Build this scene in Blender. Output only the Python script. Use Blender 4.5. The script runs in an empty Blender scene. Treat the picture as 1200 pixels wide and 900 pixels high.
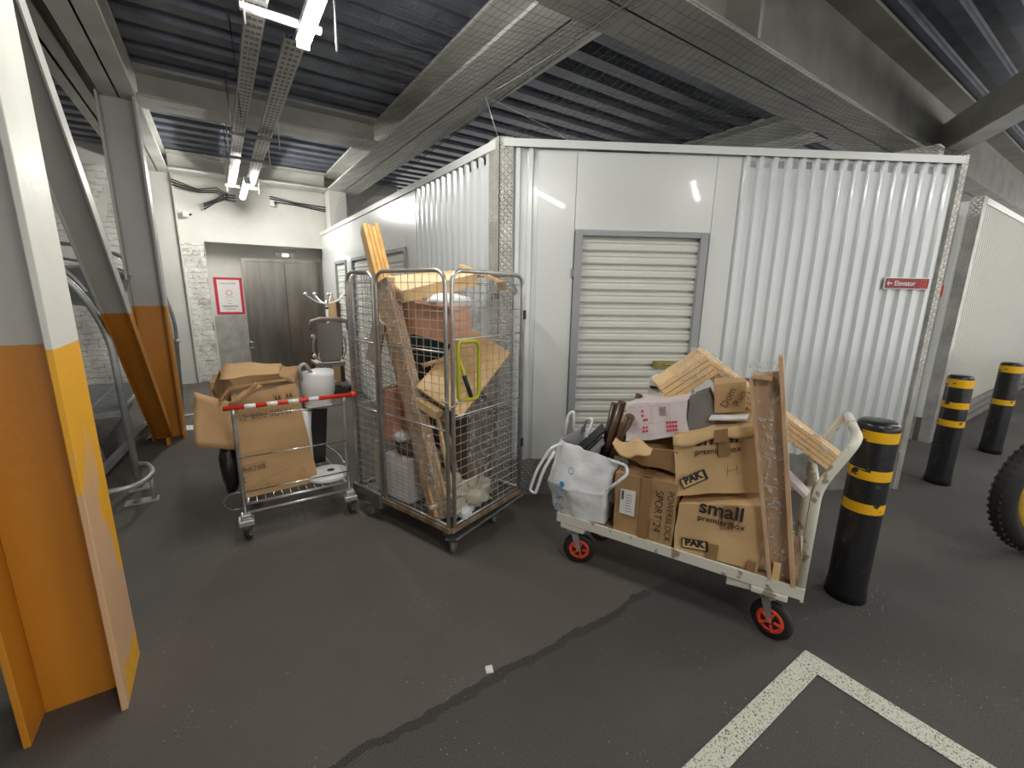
import bpy, math, random
from mathutils import Vector, Matrix, noise
random.seed(4)
PI = math.pi
SC = bpy.context.scene
COL = SC.collection
V = Vector

# ------------------------------------------------------------------ camera
PITCH, ROLL, YAW, EYE = 0.21075, -0.01605, 0.59153, V((0, 0, 1.6))
def turn(v):
    c, s = math.cos(YAW), math.sin(YAW)
    return V((v.x*c + v.y*s, -v.x*s + v.y*c, v.z))
cp, sp, cr, sr = math.cos(PITCH), math.sin(PITCH), math.cos(ROLL), math.sin(ROLL)
_r, _d, _f = V((1, 0, 0)), V((0, -sp, -cp)), V((0, cp, -sp))
cam_r, cam_d, cam_f = turn(cr*_r + sr*_d), turn(-sr*_r + cr*_d), turn(_f)
cd = bpy.data.cameras.new('camera'); cam = bpy.data.objects.new('camera', cd); COL.objects.link(cam)
cd.sensor_width = 36; cd.lens = 505/1200*36; cd.clip_start = 0.05
cam.matrix_world = Matrix(((cam_r.x, -cam_d.x, -cam_f.x, EYE.x), (cam_r.y, -cam_d.y, -cam_f.y, EYE.y),
                           (cam_r.z, -cam_d.z, -cam_f.z, EYE.z), (0, 0, 0, 1)))
SC.camera = cam

# ------------------------------------------------------------------ materials
def nt(m):
    m.use_nodes = True; t = m.node_tree; t.nodes.clear(); return t
def mat(name, col, rough=.5, metal=0., var=0., vscale=3., col2=None, bump=0., bscale=40., spec=.5, coat=0., stretch=(1, 1, 1), detail=4., emit=None, mask=(.35, .65)):
    m = bpy.data.materials.new(name); t = nt(m); N, L = t.nodes, t.links
    o = N.new('ShaderNodeOutputMaterial'); p = N.new('ShaderNodeBsdfPrincipled'); L.new(p.outputs[0], o.inputs[0])
    p.inputs['Base Color'].default_value = (*col, 1); p.inputs['Roughness'].default_value = rough
    p.inputs['Metallic'].default_value = metal; p.inputs['Specular IOR Level'].default_value = spec
    p.inputs['Coat Weight'].default_value = coat
    if emit: p.inputs['Emission Color'].default_value = (*col, 1); p.inputs['Emission Strength'].default_value = emit
    tc = N.new('ShaderNodeTexCoord'); mp = N.new('ShaderNodeMapping'); mp.inputs['Scale'].default_value = stretch
    L.new(tc.outputs['Object'], mp.inputs[0])
    if col2 or var:
        n = N.new('ShaderNodeTexNoise'); n.inputs['Scale'].default_value = vscale; n.inputs['Detail'].default_value = detail
        L.new(mp.outputs[0], n.inputs['Vector'])
        r = N.new('ShaderNodeValToRGB'); r.color_ramp.elements[0].position = mask[0]; r.color_ramp.elements[1].position = mask[1]
        c2 = col2 or tuple(c*(1-var) for c in col)
        r.color_ramp.elements[0].color = (*c2, 1); r.color_ramp.elements[1].color = (*col, 1)
        L.new(n.outputs[0], r.inputs[0]); L.new(r.outputs[0], p.inputs['Base Color'])
    if bump:
        n = N.new('ShaderNodeTexNoise'); n.inputs['Scale'].default_value = bscale; n.inputs['Detail'].default_value = 5
        L.new(mp.outputs[0], n.inputs['Vector'])
        b = N.new('ShaderNodeBump'); b.inputs['Strength'].default_value = bump; b.inputs['Distance'].default_value = .01
        L.new(n.outputs[0], b.inputs['Height']); L.new(b.outputs[0], p.inputs['Normal'])
    return m
def mth(t, op, a, b=None, c=None):
    n = t.nodes.new('ShaderNodeMath'); n.operation = op
    for i, v in enumerate((a, b, c)):
        if v is None: continue
        if isinstance(v, (int, float)): n.inputs[i].default_value = v
        else: t.links.new(v, n.inputs[i])
    return n.outputs[0]
def mixc(t, f, a, b):
    n = t.nodes.new('ShaderNodeMix'); n.data_type = 'RGBA'
    if isinstance(f, (int, float)): n.inputs[0].default_value = f
    else: t.links.new(f, n.inputs[0])
    for i, v in ((6, a), (7, b)):
        if isinstance(v, tuple): n.inputs[i].default_value = (*v, 1)
        else: t.links.new(v, n.inputs[i])
    return n.outputs[2]
def diamond_plate(name, col, rough=.3, pitch=.034, metal=.35):
    m = mat(name, col, rough, metal, var=.3, vscale=6); t = m.node_tree; N, L = t.nodes, t.links
    p = [n for n in N if n.type == 'BSDF_PRINCIPLED'][0]
    uv = N.new('ShaderNodeUVMap'); s = N.new('ShaderNodeSeparateXYZ'); L.new(uv.outputs[0], s.inputs[0])
    k = .7071/pitch
    a = mth(t, 'MULTIPLY', mth(t, 'ADD', s.outputs[0], s.outputs[1]), k)
    b = mth(t, 'MULTIPLY', mth(t, 'SUBTRACT', s.outputs[0], s.outputs[1]), k)
    def ell(off, sx, sy):
        x = mth(t, 'SUBTRACT', mth(t, 'FRACT', mth(t, 'ADD', a, off)), .5); y = mth(t, 'SUBTRACT', mth(t, 'FRACT', mth(t, 'ADD', b, off)), .5)
        x = mth(t, 'DIVIDE', x, sx); y = mth(t, 'DIVIDE', y, sy)
        d = mth(t, 'ADD', mth(t, 'MULTIPLY', x, x), mth(t, 'MULTIPLY', y, y))
        return mth(t, 'MAXIMUM', mth(t, 'SUBTRACT', 1., d), 0.)
    h = mth(t, 'MAXIMUM', ell(0., .5, .15), ell(.5, .15, .5))
    bp = N.new('ShaderNodeBump'); bp.inputs['Strength'].default_value = 1; bp.inputs['Distance'].default_value = .007
    L.new(h, bp.inputs['Height']); L.new(bp.outputs[0], p.inputs['Normal'])
    return m
def two_tone(name, low, high, zsplit, wear):
    m = mat(name, high, .42, bump=.25, bscale=14); t = m.node_tree; N, L = t.nodes, t.links
    p = [n for n in N if n.type == 'BSDF_PRINCIPLED'][0]
    g = N.new('ShaderNodeNewGeometry'); s = N.new('ShaderNodeSeparateXYZ'); L.new(g.outputs['Position'], s.inputs[0])
    n = N.new('ShaderNodeTexNoise'); n.inputs['Scale'].default_value = 3.2; n.inputs['Detail'].default_value = 5; n.inputs['Distortion'].default_value = .6
    mp = N.new('ShaderNodeMapping'); mp.inputs['Scale'].default_value = (1, 1, .5); L.new(g.outputs['Position'], mp.inputs[0]); L.new(mp.outputs[0], n.inputs['Vector'])
    n2 = N.new('ShaderNodeTexNoise'); n2.inputs['Scale'].default_value = 30; L.new(g.outputs['Position'], n2.inputs['Vector'])
    sp_ = N.new('ShaderNodeMapRange'); sp_.inputs[1].default_value = .475; sp_.inputs[2].default_value = .52; L.new(n.outputs[0], sp_.inputs[0])
    zf = N.new('ShaderNodeMapRange'); zf.inputs[1].default_value = 1.15; zf.inputs[2].default_value = .85; L.new(s.outputs[2], zf.inputs[0])
    w = mth(t, 'MULTIPLY', mth(t, 'MULTIPLY', sp_.outputs[0], zf.outputs[0]), wear)
    lo = mixc(t, w, low, (.62, .42, .27))
    mott = N.new('ShaderNodeMapRange'); mott.inputs[1].default_value = .35; mott.inputs[2].default_value = .75; L.new(n.outputs[0], mott.inputs[0])
    lo = mixc(t, mth(t, 'MULTIPLY', mott.outputs[0], .35), lo, (low[0]*.75, low[1]*.62, low[2]*.6))
    hi = mixc(t, mth(t, 'MULTIPLY', mott.outputs[0], .25), high, (high[0]*.75, high[1]*.75, high[2]*.72))
    f = mth(t, 'GREATER_THAN', mth(t, 'ADD', s.outputs[2], mth(t, 'MULTIPLY', n2.outputs[0], .006)), zsplit)
    L.new(mixc(t, f, lo, hi), p.inputs['Base Color'])
    return m
def film_mat(name, amount=.5, tint=(1, 1, 1)):
    m = bpy.data.materials.new(name); t = nt(m); N, L = t.nodes, t.links
    o = N.new('ShaderNodeOutputMaterial'); mx = N.new('ShaderNodeMixShader'); tr = N.new('ShaderNodeBsdfTransparent'); gl = N.new('ShaderNodeBsdfPrincipled')
    tr.inputs[0].default_value = (*tint, 1)
    gl.inputs['Base Color'].default_value = (.8, .79, .76, 1); gl.inputs['Roughness'].default_value = .14; gl.inputs['Specular IOR Level'].default_value = 1.
    tc = N.new('ShaderNodeTexCoord'); n = N.new('ShaderNodeTexNoise'); n.inputs['Scale'].default_value = 26; n.inputs['Detail'].default_value = 3; n.inputs['Distortion'].default_value = 1.5
    L.new(tc.outputs['Object'], n.inputs['Vector'])
    r = N.new('ShaderNodeMapRange'); r.inputs[1].default_value = .52; r.inputs[2].default_value = .66; r.inputs[3].default_value = .05; r.inputs[4].default_value = amount
    L.new(n.outputs[0], r.inputs[0]); L.new(r.outputs[0], mx.inputs[0])
    b = N.new('ShaderNodeBump'); b.inputs['Strength'].default_value = 1; b.inputs['Distance'].default_value = .03; L.new(n.outputs[0], b.inputs['Height']); L.new(b.outputs[0], gl.inputs['Normal'])
    L.new(tr.outputs[0], mx.inputs[1]); L.new(gl.outputs[0], mx.inputs[2]); L.new(mx.outputs[0], o.inputs[0])
    return m
def asphalt():
    m = mat('asphalt', (.05, .045, .04), .8, bump=.7, bscale=170); t = m.node_tree; N, L = t.nodes, t.links
    p = [n for n in N if n.type == 'BSDF_PRINCIPLED'][0]
    g = N.new('ShaderNodeNewGeometry'); s = N.new('ShaderNodeSeparateXYZ'); L.new(g.outputs['Position'], s.inputs[0])
    def nz(sc, d=4, dist=0):
        n = N.new('ShaderNodeTexNoise'); n.inputs['Scale'].default_value = sc; n.inputs['Detail'].default_value = d; n.inputs['Distortion'].default_value = dist; L.new(g.outputs['Position'], n.inputs['Vector']); return n.outputs[0]
    def mr(v, a, b, c=0., d=1.):
        r = N.new('ShaderNodeMapRange'); L.new(v, r.inputs[0]); 
        for i, x in enumerate((a, b, c, d)): r.inputs[i+1].default_value = x
        return r.outputs[0]
    big = mr(nz(.9, 5, .4), .35, .68)
    new = mixc(t, big, (.040, .037, .036), (.057, .053, .050))     # newer dark surfacing near the parking bay
    old = mixc(t, big, (.085, .074, .064), (.13, .113, .096))     # older browner surfacing
    wob = mth(t, 'MULTIPLY', mth(t, 'SUBTRACT', nz(5, 5), .5), .09)
    yy = mth(t, 'ADD', s.outputs[1], wob)
    side = mr(yy, 1.285, 1.315)
    leftish = mr(mth(t, 'ADD', s.outputs[0], mth(t, 'MULTIPLY', wob, 6.)), 1.9, 2.9, 1., 0.)
    c = mixc(t, mth(t, 'MULTIPLY', side, leftish), new, old)
    near = mr(s.outputs[0], .9, -.1)
    c = mixc(t, mth(t, 'MULTIPLY', near, .45), c, (.070, .063, .056))
    # open joint between both surfacings
    dist = mth(t, 'ABSOLUTE', mth(t, 'SUBTRACT', yy, 1.29))
    wd = mr(nz(12, 3), .3, .7, .010, .030)
    joint = mth(t, 'LESS_THAN', dist, wd)
    joint = mth(t, 'MULTIPLY', joint, mth(t, 'MULTIPLY', mth(t, 'GREATER_THAN', s.outputs[0], .0), mth(t, 'LESS_THAN', s.outputs[0], 1.8)))
    c = mixc(t, joint, c, (.014, .014, .016))
    grain = nz(260, 2)
    c = mixc(t, mth(t, 'MULTIPLY', mr(grain, .42, .68), .6), c, (.16, .145, .125))
    vo = N.new('ShaderNodeTexVoronoi'); vo.inputs['Scale'].default_value = 38; L.new(g.outputs['Position'], vo.inputs['Vector'])
    speck = mth(t, 'MULTIPLY', mth(t, 'LESS_THAN', vo.outputs['Distance'], .10), mth(t, 'GREATER_THAN', nz(2.2, 3), .54))
    c = mixc(t, mth(t, 'MULTIPLY', speck, .7), c, (.36, .33, .29))
    L.new(c, p.inputs['Base Color'])
    L.new(mr(nz(1.3, 4), .3, .7, .62, .92), p.inputs['Roughness'])
    return m
def line_paint():
    m = mat('road_line_paint', (.6, .6, .52), .7, bump=.8, bscale=120); t = m.node_tree; N, L = t.nodes, t.links
    p = [n for n in N if n.type == 'BSDF_PRINCIPLED'][0]
    g = N.new('ShaderNodeNewGeometry'); n = N.new('ShaderNodeTexNoise'); n.inputs['Scale'].default_value = 150; n.inputs['Detail'].default_value = 3; L.new(g.outputs['Position'], n.inputs['Vector'])
    r = N.new('ShaderNodeMapRange'); r.inputs[1].default_value = .34; r.inputs[2].default_value = .47; L.new(n.outputs[0], r.inputs[0])
    L.new(mixc(t, r.outputs[0], (.09, .085, .07), (.62, .62, .52)), p.inputs['Base Color'])
    return m
def brick_paint():
    m = mat('painted_brick', (.62, .61, .56), .75); t = m.node_tree; N, L = t.nodes, t.links
    p = [n for n in N if n.type == 'BSDF_PRINCIPLED'][0]
    uv = N.new('ShaderNodeUVMap'); n = N.new('ShaderNodeTexNoise'); n.inputs['Scale'].default_value = 4; n.inputs['Detail'].default_value = 5; L.new(uv.outputs[0], n.inputs['Vector'])
    mx = N.new('ShaderNodeMix'); mx.data_type = 'RGBA'; mx.inputs[0].default_value = .12; L.new(uv.outputs[0], mx.inputs[6]); L.new(n.outputs['Color'], mx.inputs[7])
    br = N.new('ShaderNodeTexBrick'); br.inputs['Scale'].default_value = 1; br.inputs['Brick Width'].default_value = .23; br.inputs['Row Height'].default_value = .076
    br.inputs['Mortar Size'].default_value = .007; br.inputs['Mortar Smooth'].default_value = .6
    L.new(mx.outputs[2], br.inputs['Vector'])
    big = N.new('ShaderNodeTexNoise'); big.inputs['Scale'].default_value = 2.2; big.inputs['Detail'].default_value = 8; big.inputs['Roughness'].default_value = .7; L.new(uv.outputs[0], big.inputs['Vector'])
    r = N.new('ShaderNodeMapRange'); r.inputs[1].default_value = .56; r.inputs[2].default_value = .66; L.new(big.outputs[0], r.inputs[0])
    c = mixc(t, mth(t, 'MULTIPLY', r.outputs[0], .6), (.66, .65, .6), (.38, .35, .30))
    c = mixc(t, mth(t, 'MULTIPLY', br.outputs['Fac'], .16), c, (.22, .2, .17))
    L.new(c, p.inputs['Base Color'])
    h = mth(t, 'ADD', mth(t, 'MULTIPLY', br.outputs['Fac'], -1.), mth(t, 'MULTIPLY', big.outputs[0], 2.6))
    b = N.new('ShaderNodeBump'); b.inputs['Strength'].default_value = .9; b.inputs['Distance'].default_value = .02; L.new(h, b.inputs['Height']); L.new(b.outputs[0], p.inputs['Normal'])
    return m
def wood(name, c1, c2, rough=.45, axis='X', sc=1.):
    st = {'X': (1*sc, 14*sc, 14*sc), 'Y': (14*sc, 1*sc, 14*sc), 'Z': (14*sc, 14*sc, 1*sc), 'N': (6*sc, 6*sc, 6*sc)}[axis]
    return mat(name, c1, rough, col2=c2, vscale=2.2, stretch=st, detail=5)

M = {}
M['asphalt'] = asphalt(); M['line'] = line_paint(); M['brick'] = brick_paint()
M['panel'] = mat('white_coated_steel', (.65, .67, .65), .24, var=.05, vscale=1.2, coat=.15)
M['panel_rib'] = mat('white_ribbed_steel', (.64, .67, .67), .22, .1, var=.05, vscale=1.2, coat=.3)
M['panel_far'] = mat('cream_ribbed_steel', (.5, .5, .45), .35)
M['slat'] = mat('shutter_slat_white', (.68, .68, .63), .35, var=.05, vscale=4)
M['greyframe'] = mat('grey_door_frame', (.30, .31, .32), .4)
M['diamond'] = diamond_plate('diamond_plate', (.55, .54, .50))
M['diamond_k'] = diamond_plate('dull_diamond_plate', (.33, .32, .30), .34)
M['beam'] = mat('grey_painted_steel', (.60, .595, .55), .5, var=.2, vscale=2.5, bump=.1, bscale=20)
M['beam_dark'] = mat('dull_olive_painted_steel', (.34, .335, .30), .55, var=.25, vscale=2.5, bump=.1, bscale=20)
M['deck'] = mat('dark_galvanised_deck', (.17, .19, .235), .45, .35, var=.3, vscale=5)
M['col'] = two_tone('column_paint_shaded_orange_below', (.56, .225, .018), (.50, .50, .47), 1.405, .0)  # darker copy of the flange paint, the web's shade put into the colour
M['col_worn_lit'] = two_tone('column_paint_worn_lit_orange', (.80, .40, .02), (.66, .66, .6), 1.40, 1.)  # brighter copy for the lit near flange, light put into the colour, plus wear
M['whitewash'] = mat('whitewashed_plaster', (.64, .63, .58), .8, var=.12, vscale=1.8, bump=.3, bscale=10)
M['steel'] = mat('brushed_stainless', (.36, .34, .31), .28, 1., var=.3, vscale=1.5, stretch=(4, 4, .7))
M['zinc'] = mat('zinc_plated_tube', (.62, .61, .59), .32, .75, var=.2, vscale=14)
M['zinc_dark'] = mat('dull_zinc', (.26, .255, .245), .42, .75, var=.3, vscale=14)
M['rusty'] = mat('rust_flecked_zinc', (.45, .40, .33), .45, .6, col2=(.30, .17, .08), vscale=18)
M['galv'] = mat('galvanised_tube', (.42, .43, .42), .42, .45, var=.25, vscale=9)
M['chrome'] = mat('bright_wire', (.68, .67, .64), .2, 1.)
M['white_paint'] = mat('cream_white_paint', (.66, .65, .56), .4, col2=(.30, .25, .18), vscale=14, mask=(.36, .41))
M['black'] = mat('black_plastic', (.012, .012, .013), .35)
M['rubber'] = mat('black_rubber', (.014, .013, .013), .6)
M['rubber_grey'] = mat('grey_rubber', (.13, .13, .12), .55)
M['red'] = mat('red_plastic', (.62, .035, .02), .35)
M['redhub'] = mat('orange_red_plastic', (.75, .07, .03), .4)
M['white'] = mat('white_plastic', (.74, .74, .73), .3)
M['greyplastic'] = mat('grey_plastic', (.22, .22, .22), .45)
M['bollard'] = mat('black_bollard_paint', (.012, .012, .014), .3, bump=.25, bscale=9, col2=(.05, .05, .052), vscale=22, mask=(.30, .36))
M['yellow'] = mat('yellow_reflective_tape', (.78, .43, .005), .4, col2=(.03, .025, .015), vscale=11, mask=(.385, .40), stretch=(1, 1, 2))
M['kraft'] = mat('kraft_cardboard', (.50, .31, .145), .75, var=.14, vscale=3, bump=.3, bscale=9)
M['kraft_dark'] = mat('dark_kraft_cardboard', (.42, .255, .115), .75, var=.2, vscale=3, bump=.3, bscale=9)
M['kraft_light'] = mat('pale_kraft_cardboard', (.62, .41, .20), .75, var=.14, vscale=4, bump=.3, bscale=9)
M['tape'] = mat('brown_packing_tape', (.29, .165, .07), .22, coat=.3)
M['ink'] = mat('black_ink', (.02, .017, .014), .7)
M['ink_soft'] = mat('faded_brown_ink', (.10, .06, .03), .7)
M['paper'] = mat('white_paper', (.72, .71, .68), .7)
M['ply'] = mat('scuffed_plywood', (.33, .23, .135), .7, col2=(.20, .13, .08), vscale=5, stretch=(1, 4, 1))
M['pine'] = wood('orange_pine', (.72, .43, .14), (.55, .29, .08), .4, 'Z')
M['pine_n'] = wood('pale_pine_board', (.80, .56, .29), (.70, .46, .21), .45, 'N', .6)
M['pine_edge'] = mat('tan_board_edge', (.36, .22, .10), .6, var=.2, vscale=8)
M['oak'] = wood('brown_wood_veneer', (.56, .38, .23), (.44, .28, .16), .4, 'Z')
M['darktube'] = mat('dark_brown_wood', (.085, .042, .025), .35, var=.3, vscale=8)
M['terracotta'] = mat('pink_terracotta_card', (.66, .35, .23), .6, var=.1, vscale=5)
M['cloth_white'] = mat('white_woven_plastic', (.76, .77, .78), .45, var=.06, vscale=5, bump=.6, bscale=13)
M['cloth_cream'] = mat('cream_canvas', (.58, .53, .42), .8, var=.2, vscale=9, bump=.5, bscale=18)
M['pinkfilm'] = mat('pinkish_white_mailer', (.68, .60, .60), .35, var=.1, vscale=8, bump=.6, bscale=16)
M['greycard'] = mat('grey_card', (.20, .185, .165), .7, var=.2, vscale=7)
M['chair_grey'] = mat('grey_beige_plastic', (.42, .40, .37), .55)
M['mauve'] = mat('mauve_fabric', (.36, .28, .26), .8)
M['blueprint'] = mat('blue_print', (.05, .25, .42), .6)
M['crimson'] = mat('crimson_print', (.55, .02, .06), .5)
M['signred'] = mat('dark_red_sign', (.22, .012, .018), .35)
M['signtext'] = mat('sign_white', (.7, .66, .62), .5)
M['lime'] = mat('lime_yellow_paint', (.45, .46, .02), .35)
M['teal'] = mat('dark_teal_plastic', (.02, .12, .12), .5)
M['brownwrap'] = mat('dark_brown_board', (.13, .10, .075), .5, var=.3, vscale=8)
M['wheelyellow'] = mat('yellow_wheel_paint', (.55, .36, .03), .5, var=.2, vscale=12)
M['brass'] = mat('brass_lock', (.30, .26, .09), .35, .7)
M['cable'] = mat('black_cable', (.02, .02, .02), .5)
M['wire'] = mat('net_cord', (.06, .06, .055), .7)
M['film'] = film_mat('clear_stretch_film', .65)
M['film_soft'] = film_mat('thin_stretch_film', .45)
M['tubeglow'] = mat('fluorescent_diffuser', (1, .985, .94), .5, emit=36)
M['tubeglow_bright'] = mat('bright_fluorescent_diffuser', (1, .985, .94), .5, emit=75)
M['indicator'] = mat('lit_indicator', (.9, .95, 1), .5, emit=3)
M['inside'] = mat('cardboard_inside_shadow', (.30, .19, .09), .8)

# ------------------------------------------------------------------ mesh builder (world coordinates)
class MB:
    def __init__(s): s.v, s.f, s.sm = [], [], []
    def face(s, idx, smooth=False): s.f.append(tuple(idx)); s.sm.append(smooth)
    def quad(s, a, b, c, d):
        i = len(s.v); s.v += [V(a), V(b), V(c), V(d)]; s.face((i, i+1, i+2, i+3)); return s
    def hexa(s, B, T, sub=1, amp=0., fr=6., seed=0):
        B = [V(p) for p in B]; T = [V(p) for p in T]
        def side(p, q, r_, t_):
            i0 = len(s.v)
            for j in range(sub+1):
                for i in range(sub+1):
                    a, b = i/sub, j/sub
                    w = (p*(1-a)+q*a)*(1-b) + (t_*(1-a)+r_*a)*b
                    if amp:
                        w = w + amp*noise.noise_vector(w*fr + V((seed, seed*2.3, 0)))
                    s.v.append(w)
            for j in range(sub):
                for i in range(sub):
                    k = i0+j*(sub+1)+i; s.face((k, k+1, k+sub+2, k+sub+1), sub > 2)
        side(B[0], B[1], T[1], T[0]); side(B[1], B[2], T[2], T[1]); side(B[2], B[3], T[3], T[2]); side(B[3], B[0], T[0], T[3])
        side(T[0], T[1], T[2], T[3]); side(B[3], B[2], B[1], B[0])
        return s
    def box(s, x0, x1, y0, y1, z0, z1, **k):
        return s.hexa([(x0, y0, z0), (x1, y0, z0), (x1, y1, z0), (x0, y1, z0)], [(x0, y0, z1), (x1, y0, z1), (x1, y1, z1), (x0, y1, z1)], **k)
    def obox(s, F, a0, a1, b0, b1, c0, c1, **k):      # box in a frame function F(a, b, c)
        return s.hexa([F(a0, b0, c0), F(a1, b0, c0), F(a1, b1, c0), F(a0, b1, c0)], [F(a0, b0, c1), F(a1, b0, c1), F(a1, b1, c1), F(a0, b1, c1)], **k)
    def bar(s, p, q, w, h, up=(0, 0, 1), **k):          # rectangular bar from p to q
        p, q = V(p), V(q); d = (q-p).normalized(); u = V(up); sd = d.cross(u).normalized(); u = sd.cross(d).normalized()
        a, b = sd*w/2, u*h/2
        return s.hexa([p-a-b, q-a-b, q+a-b, p+a-b], [p-a+b, q-a+b, q+a+b, p+a+b], **k)
    def tube(s, pts, r, n=8, closed=False, cap=True, up=None):
        pts = [V(p) for p in pts]; m = len(pts)
        if isinstance(r, (int, float)): r = [r]*m
        T = []
        for i in range(m):
            if closed: t = pts[(i+1) % m]-pts[i-1]
            else: t = pts[min(i+1, m-1)]-pts[max(i-1, 0)]
            T.append(t.normalized() if t.length > 1e-9 else V((0, 0, 1)))
        u = V(up) if up else (V((0, 0, 1)) if abs(T[0].z) < .9 else V((1, 0, 0)))
        u = (u-T[0]*u.dot(T[0])).normalized(); i0 = len(s.v)
        for i in range(m):
            u = (u-T[i]*u.dot(T[i])); u = u.normalized() if u.length > 1e-6 else V((1, 0, 0))
            w = T[i].cross(u)
            for k in range(n):
                a = 2*PI*k/n; s.v.append(pts[i] + r[i]*(math.cos(a)*u+math.sin(a)*w))
        for i in range(m if closed else m-1):
            j = (i+1) % m
            for k in range(n):
                k2 = (k+1) % n; s.face((i0+i*n+k, i0+i*n+k2, i0+j*n+k2, i0+j*n+k), n > 4)
        if cap and not closed:
            s.face([i0+k for k in range(n)][::-1]); s.face([i0+(m-1)*n+k for k in range(n)])
        return s
    def lathe(s, o, prof, n=24, axis=(0, 0, 1), cap=True, smooth=True):
        o = V(o); ax = V(axis).normalized(); u = V((1, 0, 0)) if abs(ax.x) < .9 else V((0, 1, 0)); u = (u-ax*u.dot(ax)).normalized(); w = ax.cross(u)
        i0 = len(s.v); m = len(prof)
        for (r, h) in prof:
            for k in range(n):
                a = 2*PI*k/n; s.v.append(o+ax*h+max(r, 1e-4)*(math.cos(a)*u+math.sin(a)*w))
        for i in range(m-1):
            for k in range(n):
                k2 = (k+1) % n; s.face((i0+i*n+k, i0+i*n+k2, i0+(i+1)*n+k2, i0+(i+1)*n+k), smooth)
        if cap: s.face([i0+k for k in range(n)][::-1]); s.face([i0+(m-1)*n+k for k in range(n)])
        return s
    def torus(s, o, R, r, axis, n=32, k=10):
        o = V(o); ax = V(axis).normalized(); u = V((0, 0, 1)) if abs(ax.z) < .9 else V((1, 0, 0)); u = (u-ax*u.dot(ax)).normalized(); w = ax.cross(u)
        return s.tube([o+R*(math.cos(2*PI*i/n)*u+math.sin(2*PI*i/n)*w) for i in range(n)], r, k, closed=True, up=ax)
    def profile(s, pts, d, smooth=False):                 # open polyline swept along vector d
        pts = [V(p) for p in pts]; d = V(d); i0 = len(s.v)
        for p in pts: s.v += [p, p+d]
        for i in range(len(pts)-1): s.face((i0+2*i, i0+2*i+2, i0+2*i+3, i0+2*i+1), smooth)
        return s
    def sheet(s, fn, nu, nv, smooth=True):               # surface fn(u, v)
        i0 = len(s.v)
        for j in range(nv+1):
            for i in range(nu+1): s.v.append(V(fn(i/nu, j/nv)))
        for j in range(nv):
            for i in range(nu):
                k = i0+j*(nu+1)+i; s.face((k, k+1, k+nu+2, k+nu+1), smooth)
        return s
def wpos(o):
    p = V((0, 0, 0))
    while o is not None: p += o.location; o = o.parent
    return p
def uvmap(me, off):
    uv = me.uv_layers.new(name='UVMap')
    for p in me.polygons:
        n = p.normal
        for li in p.loop_indices:
            q = me.vertices[me.loops[li].vertex_index].co + off
            if abs(n.z) > .7: uv.data[li].uv = (q.x, q.y)
            else:
                l = math.hypot(n.x, n.y); tx, ty = -n.y/l, n.x/l
                uv.data[li].uv = (q.x*tx+q.y*ty, q.z)
def obj(name, mb, m, parent=None, bevel=0., solid=0., sub=0, label=None):
    me = bpy.data.meshes.new(name)
    if parent is not None: off = wpos(parent); loc = V((0, 0, 0))
    else:
        xs = [v.x for v in mb.v]; ys = [v.y for v in mb.v]; zs = [v.z for v in mb.v]
        off = V(((min(xs)+max(xs))/2, (min(ys)+max(ys))/2, min(zs))); loc = off
    me.from_pydata([tuple(v-off) for v in mb.v], [], mb.f); me.update()
    for i, sm in enumerate(mb.sm): me.polygons[i].use_smooth = sm
    uvmap(me, off)
    me.materials.append(M[m] if isinstance(m, str) else m)
    o = bpy.data.objects.new(name, me); COL.objects.link(o); o.location = loc; o.parent = parent
    if solid: d = o.modifiers.new('thickness', 'SOLIDIFY'); d.thickness = solid; d.offset = 0
    if bevel:
        w = o.modifiers.new('weld', 'WELD'); w.merge_threshold = .0001
        b = o.modifiers.new('bevel', 'BEVEL'); b.width = bevel; b.segments = 2; b.limit_method = 'ANGLE'
    if sub: w = o.modifiers.new('weld', 'WELD'); w.merge_threshold = .0001; d = o.modifiers.new('subdivision', 'SUBSURF'); d.levels = sub; d.render_levels = sub
    if label: o['label'] = label
    return o
def thing(name, loc, label, cat, group=None):
    o = bpy.data.objects.new(name, None); COL.objects.link(o); o.location = V(loc); o.empty_display_size = .1
    o['label'] = label; o['category'] = cat
    if group: o['group'] = group
    return o
def tag(o, label, cat, group=None):
    o['label'] = label; o['category'] = cat
    if group: o['group'] = group
    return o
def struct(name, mb, m, parent=None, **k):
    o = obj(name, mb, m, parent, **k)
    if parent is None: o['kind'] = 'structure'
    return o
def dup(root, loc, label=None):
    r = root.copy(); COL.objects.link(r); r.location = V(loc)
    if label: r['label'] = label
    for ch in list(root.children):
        c = ch.copy(); COL.objects.link(c); c.parent = r
        for g in ch.children:
            d = g.copy(); COL.objects.link(d); d.parent = c
    return r
def lettering(parent, body, P, xd, yd, size, m='ink', name='printed_lettering', align='LEFT', sx=1., bold=0.):
    cu = bpy.data.curves.new('t', 'FONT'); cu.body = body; cu.size = size; cu.align_x = align; cu.align_y = 'BOTTOM'; cu.extrude = .0006; cu.offset = bold
    to = bpy.data.objects.new('t', cu); COL.objects.link(to)
    dg = bpy.context.evaluated_depsgraph_get(); me = bpy.data.meshes.new_from_object(to.evaluated_get(dg))
    bpy.data.objects.remove(to); bpy.data.curves.remove(cu)
    xd, yd = V(xd).normalized(), V(yd).normalized(); zd = xd.cross(yd); off = wpos(parent)
    for v in me.vertices:
        c = v.co.copy(); v.co = V(P)+xd*c.x*sx+yd*c.y+zd*c.z-off
    me.materials.clear(); me.materials.append(M[m]); me.name = name
    o = bpy.data.objects.new(name, me); COL.objects.link(o); o.parent = parent
    return o
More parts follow.
